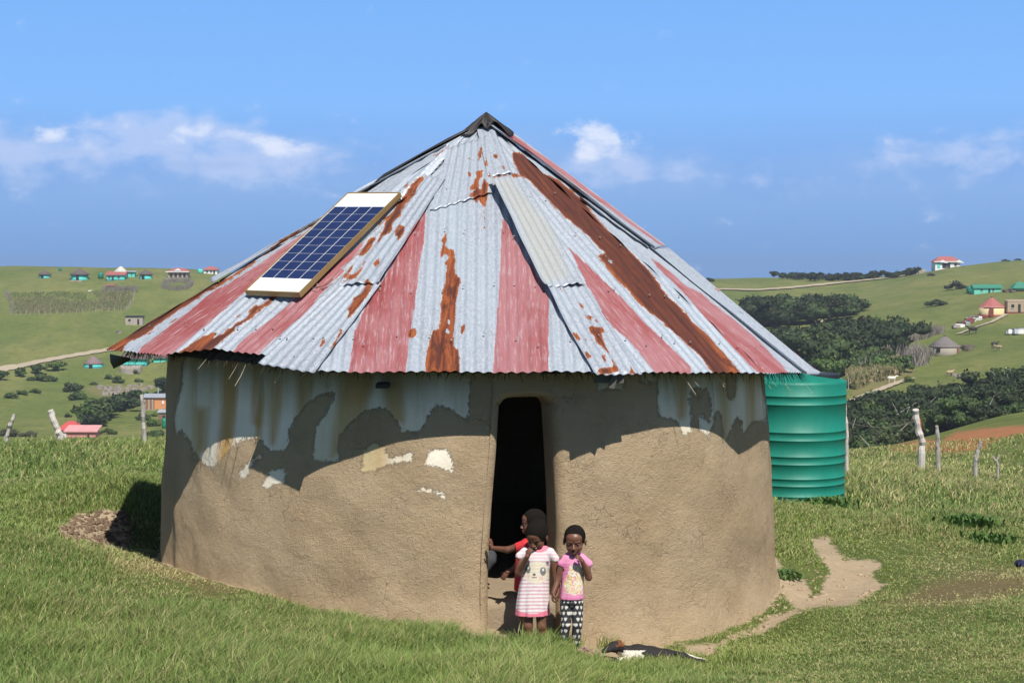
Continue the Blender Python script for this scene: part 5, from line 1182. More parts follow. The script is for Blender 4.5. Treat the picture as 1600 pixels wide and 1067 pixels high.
# crops
def crops(poly, n, h, label, cols_, Y0, seed, w_=.10, name='crop'):
    rs = np.random.RandomState(seed); poly = np.array(poly, float); lo, hi_ = poly.min(0), poly.max(0); c = rs.rand(n*4, 2)*(hi_-lo)+lo; c = c[sdf_poly(c[:, 0], c[:, 1], poly) > 0][:n]
    gxy = {}
    corners_ = np.array([list(place(x, y, Y0)) for x in np.linspace(lo[0], hi_[0], 8) for y in np.linspace(lo[1], hi_[1], 6)]).reshape(8, 6, 3)
    V = []; F = []; CC = []
    for x, y in c:
        u = (x-lo[0])/(hi_[0]-lo[0])*6.999; v = (y-lo[1])/(hi_[1]-lo[1])*4.999; i, j = int(u), int(v); u -= i; v -= j
        p = (corners_[i, j]*(1-u)*(1-v)+corners_[i+1, j]*u*(1-v)+corners_[i, j+1]*(1-u)*v+corners_[i+1, j+1]*u*v); V.append(p)
    base = np.array(V); base[:, 2] = ground(base[:, 0], base[:, 1]); V = []
    for p in base:
        L = h*(.6+.6*rs.rand()); col = np.array(cols_[rs.randint(len(cols_))])*(.7+.6*rs.rand()); dx = rs.randn()*.12*L
        k = len(V); V += [(p[0]-w_/2, p[1], p[2]), (p[0]+w_/2, p[1], p[2]), (p[0]+dx+w_*.3, p[1], p[2]+L), (p[0]+dx-w_*.3, p[1], p[2]+L)]; F.append((k, k+1, k+2, k+3)); CC += [col]*4
        for q in range(3):
            a = rs.rand()*6.28; z = p[2]+L*(.35+.2*q); k = len(V); r_ = L*.28; V += [(p[0]+dx*.6, p[1], z), (p[0]+math.cos(a)*r_*.6, p[1]+math.sin(a)*r_, z+L*.16+w_), (p[0]+math.cos(a)*r_*1.2, p[1]+math.sin(a)*r_, z-.05)]; F.append((k, k+1, k+2)); CC += [col]*3
    return tag(fast(name, V, F, m_fol, cols=np.array(CC)), label, 'crops', kind='stuff')
drym = [(.28,.24,.13), (.24,.21,.11), (.17,.20,.07), (.15,.19,.06)]
crops(Q6([(596,605),(600,560),(650,540),(700,530),(760,515),(825,510),(830,540),(790,565),(700,585),(640,612)]), 2600, 2.0, 'dry standing maize in the fenced plot right of the tank', [(.34,.27,.15), (.24,.21,.11), (.12,.15,.05)], 180, 1, .14, 'maize')
crops(G1([(110,310),(300,300),(500,330),(720,330),(730,380),(600,402),(300,412),(100,415)]), 2600, .9, 'dry brown crop rows in the left hillside garden', drym, 330, 2, .18, 'dry_crops')
crops(G1([(660,265),(960,262),(940,340),(880,390),(730,392),(700,300)]), 1500, .9, 'patchy green and brown crops at the right of the left garden', drym, 330, 3, .18, 'garden_crops')
crops(G1([(70,268),(400,262),(620,270),(620,320),(400,300),(100,305)]), 900, .5, 'short green plants in the upper left garden', [(.13,.18,.05), (.18,.20,.08)], 330, 4, .2, 'green_crops')
# rubble plots
def rocks(poly, n, size, label, mat, Y0, seed, name='rubble'):
    rs = random.Random(seed); poly = np.array(poly, float); lo, hi_ = poly.min(0), poly.max(0); b = MB(); k = 0
    while k < n:
        x, y = rs.uniform(lo[0], hi_[0]), rs.uniform(lo[1], hi_[1])
        if sdf_poly(np.array([x]), np.array([y]), poly)[0] < 0: continue
        p = place(x, y, Y0); s = size*rs.uniform(.4, 1.2); b.box((p.x, p.y, p.z+s*.2), (s*1.6, s, s*.8), rz=rs.uniform(0, 3)); k += 1
    return tag(b.build(name, mat), label, 'rubble', kind='stuff')
rocks(Q2([(740,510),(900,495),(1100,490),(1170,515),(1050,545),(950,570),(780,575)]), 90, .8, 'scattered stones and furrows on the worked plot above the valley trees', STONE, 250, 1)
rocks(Q7([(770,200),(900,205),(880,220),(790,218)]), 16, .5, 'pale stones on the slope below the stone hut', STONE, 200, 2)
rocks(Q6([(1082,430),(1130,434),(1105,450),(1085,446)]), 40, .7, 'heap of earth and stones beside the stone hut', BRUSH, 200, 3)
# valley houses at left
o = box_house(224, 262.5, 639, 621, 'orange house with a zinc roof in the valley beside the hut', ORG, 150, depth=.55, roof='flat', roofm=ZINC, yroof=617.5, over=.4, openings=[('window', .62, .07, .5, .72, WHITEP)], yaw=.0)
p_, s = scale_at(243, 639, 150); W_ = 38.5*s; H_ = 18*s
b = MB(); b.box((-W_*.27, -W_*.275-.05, H_*.5), (W_*.46, .12, H_*.96)); b.build('painted_shade_front', BRN, o)  # brown slab over the orange wall, shade painted in as its colour
for u in (-.42, -.25, -.1): b = MB(); b.box((u*W_, -W_*.275-.3, H_*.4), (.35, .35, H_*.9)); b.build('veranda_post', TAN, o)
b = MB(); b.box((0, -W_*.275-.5, -.5), (W_*1.04, 1.3, .9)); b.build('foundation', STONE, o)
b = MB(); b.tube([(W_*.05, 0, H_), (W_*.05, 0, H_+2.2)], .12, 6); b.build('chimney_pipe', ZINC, o)
o = box_house(248, 263, 662, 644.5, 'small corrugated iron shed below the orange house', BRN, 130, depth=.7, roof='flat', roofm=ZINC, yroof=641.5, over=.25, openings=[('door', .1, .25, 0, .75, DARK)], name='shed', cat='shed')
box_house(196, 205, 634, 625, 'narrow grey zinc outhouse above the valley fence', ZINC, 150, depth=.8, roof='flat', roofm=WHITEP, yroof=624, over=.15, openings=[('door', .3, .4, 0, .85, TANG)], name='outhouse', cat='outhouse')
o = box_house(92, 125, 690, 671, 'house with a bright red hipped roof showing over the grass crest', WHITEP, 110, depth=.8, roof='hip', roofm=plain('bright_red_roof', (.48, .07, .07), .6, .12, .8), yroof=658.5, over=.5)
o = box_house(104, 150, 692, 674.5, 'long pink house with faded pink roof touching the red roofed one', plain('pink_wall', (.62, .25, .25), .8, .1), 110, depth=.5, roof='flat', roofm=PINKR, yroof=667.5, over=.4, openings=[('window', .5, .06, .5, .8, DARK)], yaw=.0)
# right hill
o = box_house(1461, 1500, 419, 409, 'white house with a red roof and dark veranda high on the right hill', WHITEP, 380, depth=.55, roof='hip', roofm=REDR, yroof=400.5, over=.6, trim=WHITEP, openings=[('veranda', -.25, .18, 0, .85, DARK), ('veranda', .08, .12, 0, .8, DARK), ('window', .62, .10, .35, .7, DARK), ('wall_panel', -.72, .12, 0, .8, TURQ)])
_, s = scale_at(1480, 419, 380); W_ = 39*s; H_ = 10*s
for u in (-.2, .45): b = MB(); b.add([(u*W_-W_*.2, -W_*.275-.7, H_*.95), (u*W_+W_*.2, -W_*.275-.7, H_*.75), (u*W_, -W_*.275-.7, H_*1.25), (u*W_-W_*.2, 0, H_*.95), (u*W_+W_*.2, 0, H_*.75), (u*W_, 0, H_*1.25)], [(0,1,2),(3,5,4),(0,2,5,3),(1,4,5,2)]); b.build('porch_gable', WHITEP, o)
box_house(1522, 1564, 457.5, 450, 'long turquoise house with a dark green roof on the right slope', MINT, 350, depth=.3, roof='gable', roofm=GREENR, yroof=444.5, over=.4, openings=[('window', -.45, .08, .35, .75, DARK), ('door', .12, .07, 0, .8, DARK), ('window', .42, .07, .35, .75, DARK), ('step', .18, .14, -.15, .12, PINKR)], plinth=None)
box_house(1585, 1606, 455.5, 450, 'green roofed turquoise house cut by the right edge of the view', MINT, 350, depth=.7, roof='hip', roofm=GREENR, yroof=440.5, over=.7, openings=[('low_wall', -.1, .8, -.1, .35, DKRED)])
round_house(1532, 1574, 494, 479, 463.5, 'pale yellow round house with a faceted red iron roof', YEL, REDR, 280, doors=(-.3,), door_m=DKRED, plinth=DKRED, wall_in=.95, segs=10)
box_house(1574, 1606, 489.5, 471, 'flat roofed tan house joined to the right of the yellow round house', TAN, 280, depth=.5, roof='flat', roofm=TAN, over=.05, openings=[('window', -.5, .14, .45, .75, DARK), ('door', .15, .12, .05, .78, DARK), ('door', .72, .10, .3, .78, DKRED)], plinth=DKRED)
round_house(1455, 1505, 554.5, 541, 525, 'plain stone round hut with grey thatch standing alone on the right slope', plain('grey_tan_plaster', (.33, .29, .235), .9, .15, .8), THATG, 200, doors=(.68,), wins=(-.62,), wall_in=.95, door_m=BRN)
# stacked salvage beside the path
def pile(x0, y0_, x1, y1_, label, mats, Y0, seed, n=9, big=1.0):
    rs = random.Random(seed); a_, b_ = place(x0, y0_, Y0), place(x1, y1_, Y0); o = thing('salvage_pile', (a_+b_)/2, label, 'pile')
    for i in range(n):
        p = a_.lerp(b_, (i+.5)/n)-o.location; b = MB(); h = rs.uniform(.5, 1.1)*big
        b.box((p.x, p.y+rs.uniform(-.5, .8), p.z+h*.5), (rs.uniform(1.2, 2.4)*big, rs.uniform(.8, 1.6), h), rz=rs.uniform(-.4, .4), tilt=('X', rs.uniform(-.25, .25)))
        b.box((p.x+.2, p.y+.2, p.z+h+.12), (rs.uniform(1.0, 2.2)*big, 1.0, .1), rz=rs.uniform(-.5, .5)); b.build('stack', mats[i % len(mats)], o)
pile(1492, 514, 1532, 497, 'long pile of bricks and roofing salvage beside the path to the yellow house', [STONE, WHITEP, DKRED, ZINC, BRUSH, DKRED, WHITEP], 250, 3, n=10)
pile(1576, 522, 1600, 522, 'heap of zinc sheets near the right edge of the view', [ZINC, WHITEP, BRUSH, ZINC], 250, 4, n=6)
pile(1572, 457, 1583, 457, 'brown earth heap between the two green roofed houses', [BRUSH], 330, 5, n=3, big=.8)
pile(181, 521, 189, 520.5, 'flat grey slab lying on the slope below the block house', [STONE], 300, 6, n=2, big=.7)
# grazing animals, a few picture points each
def tiny_goat(px, py, label, mat, Y0, sc_=1.0, yaw=0, cat='goat'):
    p = place(px, py, Y0); o = thing('goat', p, label, cat, 'animals grazing on the far slopes', rz=yaw); b = MB()
    b.tube([(-.55, 0, .62), (-.45, 0, .68), (0, 0, .66), (.4, 0, .70), (.55, 0, .72)], [.10, .22, .25, .21, .12], 8); b.tube([(.45, 0, .76), (.72, 0, .98), (.95, 0, .92)], [.13, .09, .06], 7)
    for x in (-.4, .38):
        for y in (-.12, .12): b.tube([(x, y, .55), (x+.03, y, .28), (x, y, 0)], [.07, .045, .035], 6)
    b.tube([(-.55, 0, .68), (-.66, 0, .5)], [.03, .02], 5); q = b.build('body', mat, o); o.scale = (sc_,)*3
GW = plain('white_fleece', (.7, .66, .58), .9, .15); GB = plain('dark_fleece', (.04, .035, .03), .9, .2); GT = plain('tan_fleece', (.42, .32, .2), .9, .2)
tiny_goat(1393, 598, 'white goat on the footpath below the maize', GW, 180, 1.3)
tiny_goat(1520, 522, 'dark animal grazing above the stone hut', GB, 250, 1.8, 2.8)
tiny_goat(1554, 544, 'dark animal right of the stone hut', GB, 220, 1.4, .4)
tiny_goat(1560, 548, 'tan animal just below the dark one right of the stone hut', GT, 220, 1.2, 2.4)
tiny_goat(1484, 588, 'tan animal on the slope below the stone hut', GT, 200, 1.2, .3)
tiny_goat(1284, 509, 'lone tan animal on the green strip between the tree bands', GT, 300, 1.5, 1.2)
tiny_goat(1577, 586, 'white animal at the edge of the gully forest', GW, 180, 1.2, 1.9)
tiny_goat(265, 577, 'small brown animal in the field beside the hut wall', GT, 250, 1.3, .2)
tiny_goat(140, 457.5, 'white animal inside the left garden', GW, 350, .9, .2)
# a person in a field, only a speck
# ------------------------------------------------------------------ implicit surfaces for people and animals
def smin(a, b, k):
    h = np.clip(.5+.5*(b-a)/k, 0, 1); return b+(a-b)*h-k*h*(1-h)
class Blob:
    def __init__(s, h=.0045): s.p = []; s.h = h
    def cap(s, a, b, ra, rb=None, k=.012, sub=False): s.p.append(('c', np.array(a, float), np.array(b, float), ra, ra if rb is None else rb, k, sub)); return s
    def ell(s, c, r, M=None, k=.012, sub=False): s.p.append(('e', np.array(c, float), np.array(r, float), np.eye(3) if M is None else np.array(M, float), None, k, sub)); return s
    def chain(s, pts, rs_, k=.012):
        for i in range(len(pts)-1): s.cap(pts[i], pts[i+1], rs_[i], rs_[i+1], k)
        return s
    def loft(s, z, cx, cy, a, b, k=.012, fold=0.0, sub=False): s.p.append(('l', np.array(z), np.array(cx), np.array(cy), (np.array(a), np.array(b), fold), k, sub)); return s
    def bounds(s, q):
        if q[0] == 'c': m = max(q[3], q[4]); return np.minimum(q[1], q[2])-m, np.maximum(q[1], q[2])+m
        if q[0] == 'e': m = q[2].max(); return q[1]-m, q[1]+m
        a, b, _ = q[4]; return np.array([(q[2]-a).min(), (q[3]-b).min(), q[1].min()]), np.array([(q[2]+a).max(), (q[3]+b).max(), q[1].max()])
    def mesh(s):
        B = [s.bounds(q) for q in s.p if not q[6]]; lo = np.min([b[0] for b in B], 0)-.03; hi_ = np.max([b[1] for b in B], 0)+.03
        n = np.ceil((hi_-lo)/s.h).astype(int)+1; ax = [lo[i]+np.arange(n[i])*s.h for i in range(3)]; Fd = np.full(n, .2, np.float32)
        for q in s.p:
            b0, b1 = s.bounds(q); mg = .022+q[5]; i0 = np.maximum(((b0-mg-lo)/s.h).astype(int), 0); i1 = np.minimum(((b1+mg-lo)/s.h).astype(int)+2, n)
            if (i1 <= i0).any(): continue
            X, Y, Z = np.meshgrid(ax[0][i0[0]:i1[0]], ax[1][i0[1]:i1[1]], ax[2][i0[2]:i1[2]], indexing='ij')
            if q[0] == 'c':
                a, b = q[1], q[2]; e = b-a; L = (e*e).sum()+1e-12; t_ = np.clip(((X-a[0])*e[0]+(Y-a[1])*e[1]+(Z-a[2])*e[2])/L, 0, 1)
                d = np.sqrt((X-a[0]-t_*e[0])**2+(Y-a[1]-t_*e[1])**2+(Z-a[2]-t_*e[2])**2)-(q[3]+(q[4]-q[3])*t_)
            elif q[0] == 'e':
                c, r, M = q[1], q[2], q[3]; D = np.stack([X-c[0], Y-c[1], Z-c[2]], -1) @ M      # columns of M are the axes
                k0 = np.sqrt(((D/r)**2).sum(-1)); k1 = np.sqrt(((D/(r*r))**2).sum(-1))+1e-9; d = k0*(k0-1)/k1
            else:
                z = q[1]; a_, b_, fold = q[4]; o = np.argsort(z); I = lambda v: np.interp(Z, z[o], v[o])
                A_, B_ = I(a_), I(b_); dx = (X-I(q[2])); dy = (Y-I(q[3])); an = np.arctan2(dy, dx)
                fk = 1+fold*np.clip((z.max()-Z)/(np.ptp(z)), 0, 1)*(np.sin(an*7+1.3)+.6*np.sin(an*11+Z*9))
                d = (np.sqrt((dx/A_)**2+(dy/B_)**2)-fk)*np.minimum(A_, B_)*.9; d = np.maximum(d, np.maximum(Z-z.max(), z.min()-Z))
            sl = tuple(slice(i0[i], i1[i]) for i in range(3))
            Fd[sl] = -smin(-Fd[sl], d, q[5]) if q[6] else smin(Fd[sl], d, q[5])
        return s.nets(Fd, lo)
    def nets(s, F, lo):
        S_ = F < 0; nc = np.array(F.shape)-1; acc = np.zeros((nc.prod(), 3)); cnt = np.zeros(nc.prod()); quads = []
        def cid(i, j, k): return (i*nc[1]+j)*nc[2]+k
        for axn in range(3):
            sl0 = [slice(None)]*3; sl1 = [slice(None)]*3; sl0[axn] = slice(0, -1); sl1[axn] = slice(1, None)
            cr = S_[tuple(sl0)] != S_[tuple(sl1)]; I = np.stack(np.nonzero(cr), 1)
            o1, o2 = [q for q in range(3) if q != axn]
            ok = (I[:, o1] > 0) & (I[:, o2] > 0) & (I[:, o1] < nc[o1]) & (I[:, o2] < nc[o2]); I = I[ok]
            f0 = F[tuple(I.T)]; J = I.copy(); J[:, axn] += 1; f1 = F[tuple(J.T)]; pos = I.astype(float); pos[:, axn] += f0/(f0-f1)
            ids = []
            for d1, d2 in ((-1, -1), (0, -1), (0, 0), (-1, 0)):
                c = I.copy(); c[:, o1] += d1; c[:, o2] += d2; q = cid(c[:, 0], c[:, 1], c[:, 2]); ids.append(q)
                for m in range(3): acc[:, m] += np.bincount(q, pos[:, m], len(acc))
                cnt += np.bincount(q, minlength=len(cnt))
            Q = np.stack(ids, 1); flip = (f0 < 0) ^ (axn == 1); Q[~flip] = Q[~flip][:, ::-1]; quads.append(Q)
        Q = np.concatenate(quads); used = np.nonzero(cnt > 0)[0]; mp = np.full(len(cnt), -1); mp[used] = np.arange(len(used))
        return acc[used]/cnt[used][:, None]*s.h+lo, mp[Q]
def frame(F, up=(0, 0, 1)):
    F = Vector(F).normalized(); X = F.cross(Vector(up)).normalized()*1.0; U = X.cross(F).normalized(); return X, F, U
def head(b, hair, c, F, sc_=1.0, up=(0, 0, 1), haird=.008, neck=None, puff=0):
    X, Fv, U = frame(F, up); M = np.array([list(X), list(Fv), list(U)]).T
    P_ = lambda x, y, z: np.array(c)+np.array(X)*x*sc_+np.array(Fv)*y*sc_+np.array(U)*z*sc_
    E = lambda p, r, k=.012, sub=False: b.ell(P_(*p), np.array(r)*sc_, M, k, sub)
    E((0, -.012, .020), (.073, .088, .080)); E((0, .022, -.036), (.057, .056, .060), .02); E((.030, .045, -.036), (.027, .026, .026)); E((-.030, .045, -.036), (.027, .026, .026))
    E((0, .053, -.078), (.022, .018, .017)); E((0, .042, .034), (.055, .040, .040), .015)
    for s_ in (-1, 1):
        E((s_*.029, .086, -.004), (.017, .013, .009), .008, True)
        b.cap(P_(s_*.042, .068, .014), P_(s_*.014, .078, .012), .006*sc_, .006*sc_, .008)
        E((s_*.077, -.006, -.014), (.009, .017, .026), .005); E((s_*.010, .085, -.034), (.009, .010, .0075), .005)
    b.cap(P_(0, .074, -.004), P_(0, .091, -.030), .008*sc_, .011*sc_, .007)
    E((0, .078, -.054), (.022, .012, .0065), .004); E((0, .077, -.066), (.019, .012, .0075), .004); E((0, .092, -.060), (.018, .008, .0022), .002, True)
    if neck is not None: b.cap(P_(0, -.018, -.055), neck, .036*sc_, .036, .02)
    # hair: a close cap behind the hairline
    hb = hair
    hb.ell(P_(0, -.016, .024), np.array([.074+haird, .089+haird, .080+haird])*sc_, M, .005)
    if puff: hb.ell(P_(0, -.075, .045), np.array([.060, .055, .055])*sc_*puff, M, .02)
    hb.ell(P_(0, .098, -.045), np.array([.085, .088, .105])*sc_, M, .01, True)
    hb.ell(P_(0, .02, -.135), np.array([.14, .13, .10])*sc_, M, .01, True)
    return P_, M
def eyes(P_, M, parent, sc_, look=(0, 1, -.05), closed=False):
    for s_ in (-1, 1):
        c = P_(s_*.029, .066, -.004); r = .0115*sc_
        ph = np.linspace(0, math.pi, 9); th_ = np.linspace(0, 2*math.pi, 13)[:-1]; A, B = np.meshgrid(th_, ph, indexing='ij')
        D = np.stack([np.cos(A)*np.sin(B), np.cos(B), np.sin(A)*np.sin(B)], -1).reshape(-1, 3); lk = np.array(look)/np.linalg.norm(look)
        dt = D @ lk; col = np.where(dt[:, None] > .80, np.array([[.015, .01, .008]]), np.array([[.16, .12, .10]]))
        if closed: col = np.repeat(np.array([[.07, .03, .02]]), len(D), 0)
        D2 = D.copy(); D2[:, 2] *= .62
        fast('eye', c+(D2*r) @ M.T, grid_faces(12, 9, wrap=True), m_cloth, parent, smooth=True, cols=col)
def hand(b, wrist, d, nrm_, curl=.5, sc_=1.0, side=1, spread=.1, thumb=.7):
    """palm from the wrist along d, fingers curling towards nrm_; thumb leaves on the given side"""
    w_ = Vector(wrist); d = Vector(d).normalized(); nv = Vector(nrm_); nv = (nv-d*nv.dot(d)).normalized(); sv = d.cross(nv).normalized()*side
    pc = w_+d*.028*sc_; M = np.array([list(sv), list(d), list(nv)]).T
    b.ell(pc, np.array([.025, .031, .012])*sc_, M, .008)
    for i, (Ln, off_) in enumerate(((.036, -.018), (.041, -.006), (.038, .006), (.029, .017))):
        p = pc+d*.024*sc_+sv*(-off_)*sc_; dd = (d+sv*(-off_)*spread*12).normalized(); pts = [p]; a = curl*.6
        for seg in (.42, .32, .26):
            v = (dd*math.cos(a)+nv*math.sin(a)).normalized(); p = p+v*Ln*seg*sc_; pts.append(p); a += curl
        b.chain(pts, [.0064*sc_, .0060*sc_, .0054*sc_, .0046*sc_], .0035)
    p0 = pc-d*.010*sc_+sv*.020*sc_; v = (d*.7+sv*.75+nv*thumb*.5).normalized(); p1 = p0+v*.022*sc_; v2 = (d*.9+sv*.2+nv*thumb).normalized()
    b.chain([p0, p1, p1+v2*.017*sc_], [.0085*sc_, .0072*sc_, .0055*sc_], .005)
def foot(b, ankle, fwd, sc_=1.0):
    a = Vector(ankle); f = Vector(fwd).normalized(); s_ = f.cross(Vector((0, 0, 1)))
    b.cap(a-f*.015, a+f*.045*sc_-Vector((0, 0, .028)), .024*sc_, .020*sc_); b.cap(a+f*.045*sc_-Vector((0, 0, .03)), a+f*.095*sc_-Vector((0, 0, .038)), .022*sc_, .015*sc_)
    for i in range(5): q = a+f*(.10-.005*i)*sc_-Vector((0, 0, .042))+s_*(i-2)*.0105*sc_; b.cap(q, q+f*.016*sc_, .0075*sc_, .006*sc_, .003)
t = material('brown_skin'); nsk = t.noise(t.obj, 60, 3, .6)
t.put(t.b.inputs['Base Color'], t.mix(nsk, (.125, .053, .032), (.180, .078, .047))); t.b.inputs['Roughness'].default_value = .42; t.b.inputs['Specular IOR Level'].default_value = .45
t.b.inputs['Subsurface Weight'].default_value = .04; t.b.inputs['Subsurface Radius'].default_value = (.02, .008, .005); bump(t, nsk, .0008, .4); m_skin = t.m
m_skin2 = plain('light_brown_skin', (.23, .115, .07), .5, .12, 50)
t = material('black_hair'); nh = t.noise(t.obj, 260, 4, .8); t.put(t.b.inputs['Base Color'], t.mix(nh, (.004, .0035, .003), (.020, .015, .012))); t.b.inputs['Roughness'].default_value = .95; t.b.inputs['Specular IOR Level'].default_value = .12; bump(t, nh, .006, 1.0); m_hair = t.m
m_cloth = vcol_mat('printed_cloth', .85, 0, .2)
def C4(Y): return lambda x, y, dy=0.0: P(740+x/3.718, 780+y/3.718, Y+dy)
def toc4(V): px, py = proj(V); return (px-740)*3.718, (py-780)*3.718
def inell(x, y, cx, cy, a, b): return ((x-cx)/a)**2+((y-cy)/b)**2 < 1

# girl in the striped dress, one hand at her nose
Yg = 12.1; g = C4(Yg); s = 1/738
fx = g(350, 860); girl = thing('person', (fx.x, Yg, fx.z), 'girl in a pink and white striped dress, head bowed, rubbing her nose with one hand', 'person', 'children at the hut door')
b = Blob(); hb = Blob(.005)
hc = g(366, 212, -.01)
P_, M = head(b, hb, hc, (-.36, -.80, -.48), 1.06, haird=.010, neck=g(385, 300, .02), puff=1.0)
sl_, sr_ = g(292, 312, .01), g(458, 316, .01)
b.loft([g(0, y).z for y in (300, 340, 420, 520, 600)], [g(x, 0).x for x in (378, 372, 362, 352, 350)], [Yg+.02]*5, [70*s, 76*s, 66*s, 72*s, 70*s], [.05, .06, .06, .065, .06], .03)
b.cap(g(330, 310, .01), g(430, 312, .01), .036, .036, .02)
el_ = g(262, 425, -.05); wr_ = g(313, 330, -.135)
b.chain([sl_, el_, wr_], [.034, .027, .019], .015); hand(b, wr_, (g(338, 268, -.145)-wr_), (.5, .5, .3), 1.0, .92, side=1, thumb=1.0)
er_ = g(482, 445, .0); wr2 = g(490, 540, -.04)
b.chain([sr_, er_, wr2], [.034, .026, .018], .015); hand(b, wr2, (-.05, -.1, -1), (-.8, .2, 0), .55, .95, side=-1)
for xh, xk, xa in ((318, 316, 312), (388, 394, 410)):
    hp, kn, an = g(xh, 590, .02), g(xk, 735, -.01), g(xa, 852, .03); b.chain([hp, kn, kn.lerp(an, .35), an], [.052, .036, .036, .023], .015); foot(b, an, (.05, -1, 0))
V, F = b.mesh(); body = fast('body', V, F, m_skin, girl, smooth=True)
V, F = hb.mesh(); fast('hair', V, F, m_hair, girl, smooth=True)
eyes(P_, M, girl, 1.06, closed=True)
b = Blob(.0042); ys = [268, 290, 340, 420, 500, 600, 672]
b.loft([g(0, y).z for y in ys], [g(x, 0).x for x in (380, 378, 368, 362, 352, 343, 340)], [Yg+.015]*7, [v*s for v in (40, 74, 86, 78, 88, 98, 103)], [.04, .062, .075, .078, .082, .09, .095], .02, fold=.035)
b.cap(g(300, 305), g(268, 330, -.01), .038, .034, .015); b.cap(g(445, 308), g(474, 345, .0), .038, .034, .015)
b.ell(g(382, 262, -.045), (.062, .045, .040), None, .006, True)
b.ell(g(245, 355, -.02), (.030, .09, .024), None, .004, True); b.ell(g(490, 388, -.0), (.035, .09, .032), None, .004, True)
V, F = b.mesh(); x, y = toc4(V); frontv = V[:, 1] < Yg+.02
stripe = np.sin(y/10.5*math.pi+np.sin(x*.02)*.3) > .1
col = np.where(stripe[:, None], np.array([[.62, .38, .41]]), np.array([[.74, .70, .70]]))*(.97+.06*RS.rand(len(V))[:, None])
col[(y < 345)] = col[(y < 345)]*.5+np.array([.70, .60, .61])*.5
def paint(m, c, k=1.0): col[m & frontv] = col[m & frontv]*(1-k)+np.array(c)*k
fb = fbm(x*.06, y*.06, 3, 77)
paint((inell(x, y, 368, 425, 78+fb*40, 66) & (y > 358) & (x > 300)), (.70, .64, .47), .8)
for cx_, cy_, a_, b_ in ((317, 405, 14, 24), (403, 417, 17, 25), (429, 369, 9, 11)): paint(inell(x, y, cx_, cy_, a_, b_), (.10, .10, .11), .85)
for cx_, cy_ in ((317, 396), (404, 408)): paint(inell(x, y, cx_, cy_, 6, 8), (.72, .70, .70))
paint(inell(x, y, 352, 436, 9, 7), (.09, .09, .10)); paint((abs(y-452-abs(x-352)*.1) < 2.5) & (abs(x-352) < 15), (.2, .17, .17)); paint(inell(x, y, 392, 456, 13, 10), (.72, .34, .34), .6); paint(inell(x, y, 318, 445, 9, 12), (.72, .38, .38), .5)
hem = (y > 664-((x-340)/100)**2*30) | (inell(x, y, 382, 266, 58, 42) & frontv & (y < 312))
col[hem] = (.72, .20, .27)
fast('striped_dress', V, F, m_cloth, girl, smooth=True, cols=col)

# small child in the pink shirt and heart leggings, fingers at the mouth
Yk = 12.04; k_ = C4(Yk); s = 1/741
fx = k_(570, 870); kid = thing('person', (fx.x, Yk, fx.z), 'small child in a pink printed T-shirt and dark leggings with white hearts, fingers at mouth', 'person', 'children at the hut door')
b = Blob(); hb = Blob(.005); hc = k_(587, 238, 0)
P_, M = head(b, hb, hc, (-.13, -.96, -.20), 1.10, haird=.004, neck=k_(580, 335, .02))
b.loft([k_(0, y).z for y in (325, 360, 440, 520, 600)], [k_(x, 0).x for x in (582, 582, 576, 572, 570)], [Yk+.02]*5, [52*s, 64*s, 58*s, 62*s, 62*s], [.045, .055, .055, .058, .058], .03)
b.cap(k_(545, 345, .01), k_(635, 347, .01), .033, .033, .02)
sl_, sr_ = k_(520, 352, .01), k_(650, 355, .01)
el_ = k_(668, 452, -.03); wr_ = k_(630, 358, -.095)
b.chain([sr_, el_, wr_], [.032, .026, .018], .015); hand(b, wr_, (k_(594, 318, -.125)-wr_), (-.3, .5, -.5), .8, .85, side=-1, thumb=.8)
el2 = k_(492, 462, .0); wr2 = k_(463, 545, -.055); b.chain([sl_, el2, wr2], [.032, .025, .017], .015); hand(b, wr2, (-.12, -.15, -1), (.8, .3, 0), .5, .85, side=1)
legs = []
for xh, xk, xa in ((538, 536, 515), (602, 603, 590)):
    hp, kn, an = k_(xh, 600, .02), k_(xk, 725, -.01), k_(xa, 862, .02); legs.append((hp, kn, an)); b.chain([hp, kn, an], [.040, .030, .018], .015); foot(b, an, (-.05, -1, 0), .9)
V, F = b.mesh(); fast('body', V, F, m_skin, kid, smooth=True); V, F = hb.mesh(); fast('hair', V, F, m_hair, kid, smooth=True); eyes(P_, M, kid, 1.10, look=(0, 1, .1))
b = Blob(.0042); ys = [305, 330, 370, 460, 540, 578]
b.loft([k_(0, y).z for y in ys], [k_(x, 0).x for x in (583, 583, 580, 576, 572, 570)], [Yk+.015]*6, [v*s for v in (36, 64, 74, 66, 69, 72)], [.035, .055, .066, .066, .07, .073], .02, fold=.02)
b.cap(k_(540, 342), k_(512, 372, 0), .034, .033, .015); b.cap(k_(632, 342), k_(668, 374, 0), .034, .033, .015)
b.ell(k_(582, 300, -.04), (.052, .042, .034), None, .006, True); b.ell(k_(497, 408, 0), (.040, .09, .026), None, .004, True); b.ell(k_(688, 412, 0), (.040, .09, .028), None, .004, True)
V, F = b.mesh(); x, y = toc4(V); frontv = V[:, 1] < Yk+.02
col = np.repeat(np.array([[.70, .27, .43]]), len(V), 0)*(.95+.1*RS.rand(len(V))[:, None]); n1_ = fbm(x*.09, y*.09, 3, 61); n2_ = fbm(x*.16, y*.12, 3, 62); n3_ = fbm(x*.12, y*.2, 3, 66)
gm = sdf_poly(x, y, [(556,378),(632,384),(640,470),(632,548),(580,556),(530,540),(522,490),(548,430)]) > -n1_*14
paint(gm, (.72, .66, .50)); paint(gm & (n2_ > .06), (.74, .55, .10)); paint(gm & (n3_ > .10), (.70, .20, .36), .8); paint(gm & (abs(n1_) < .012), (.3, .27, .24), .8); paint(gm & (n2_ < -.14), (.78, .76, .72))
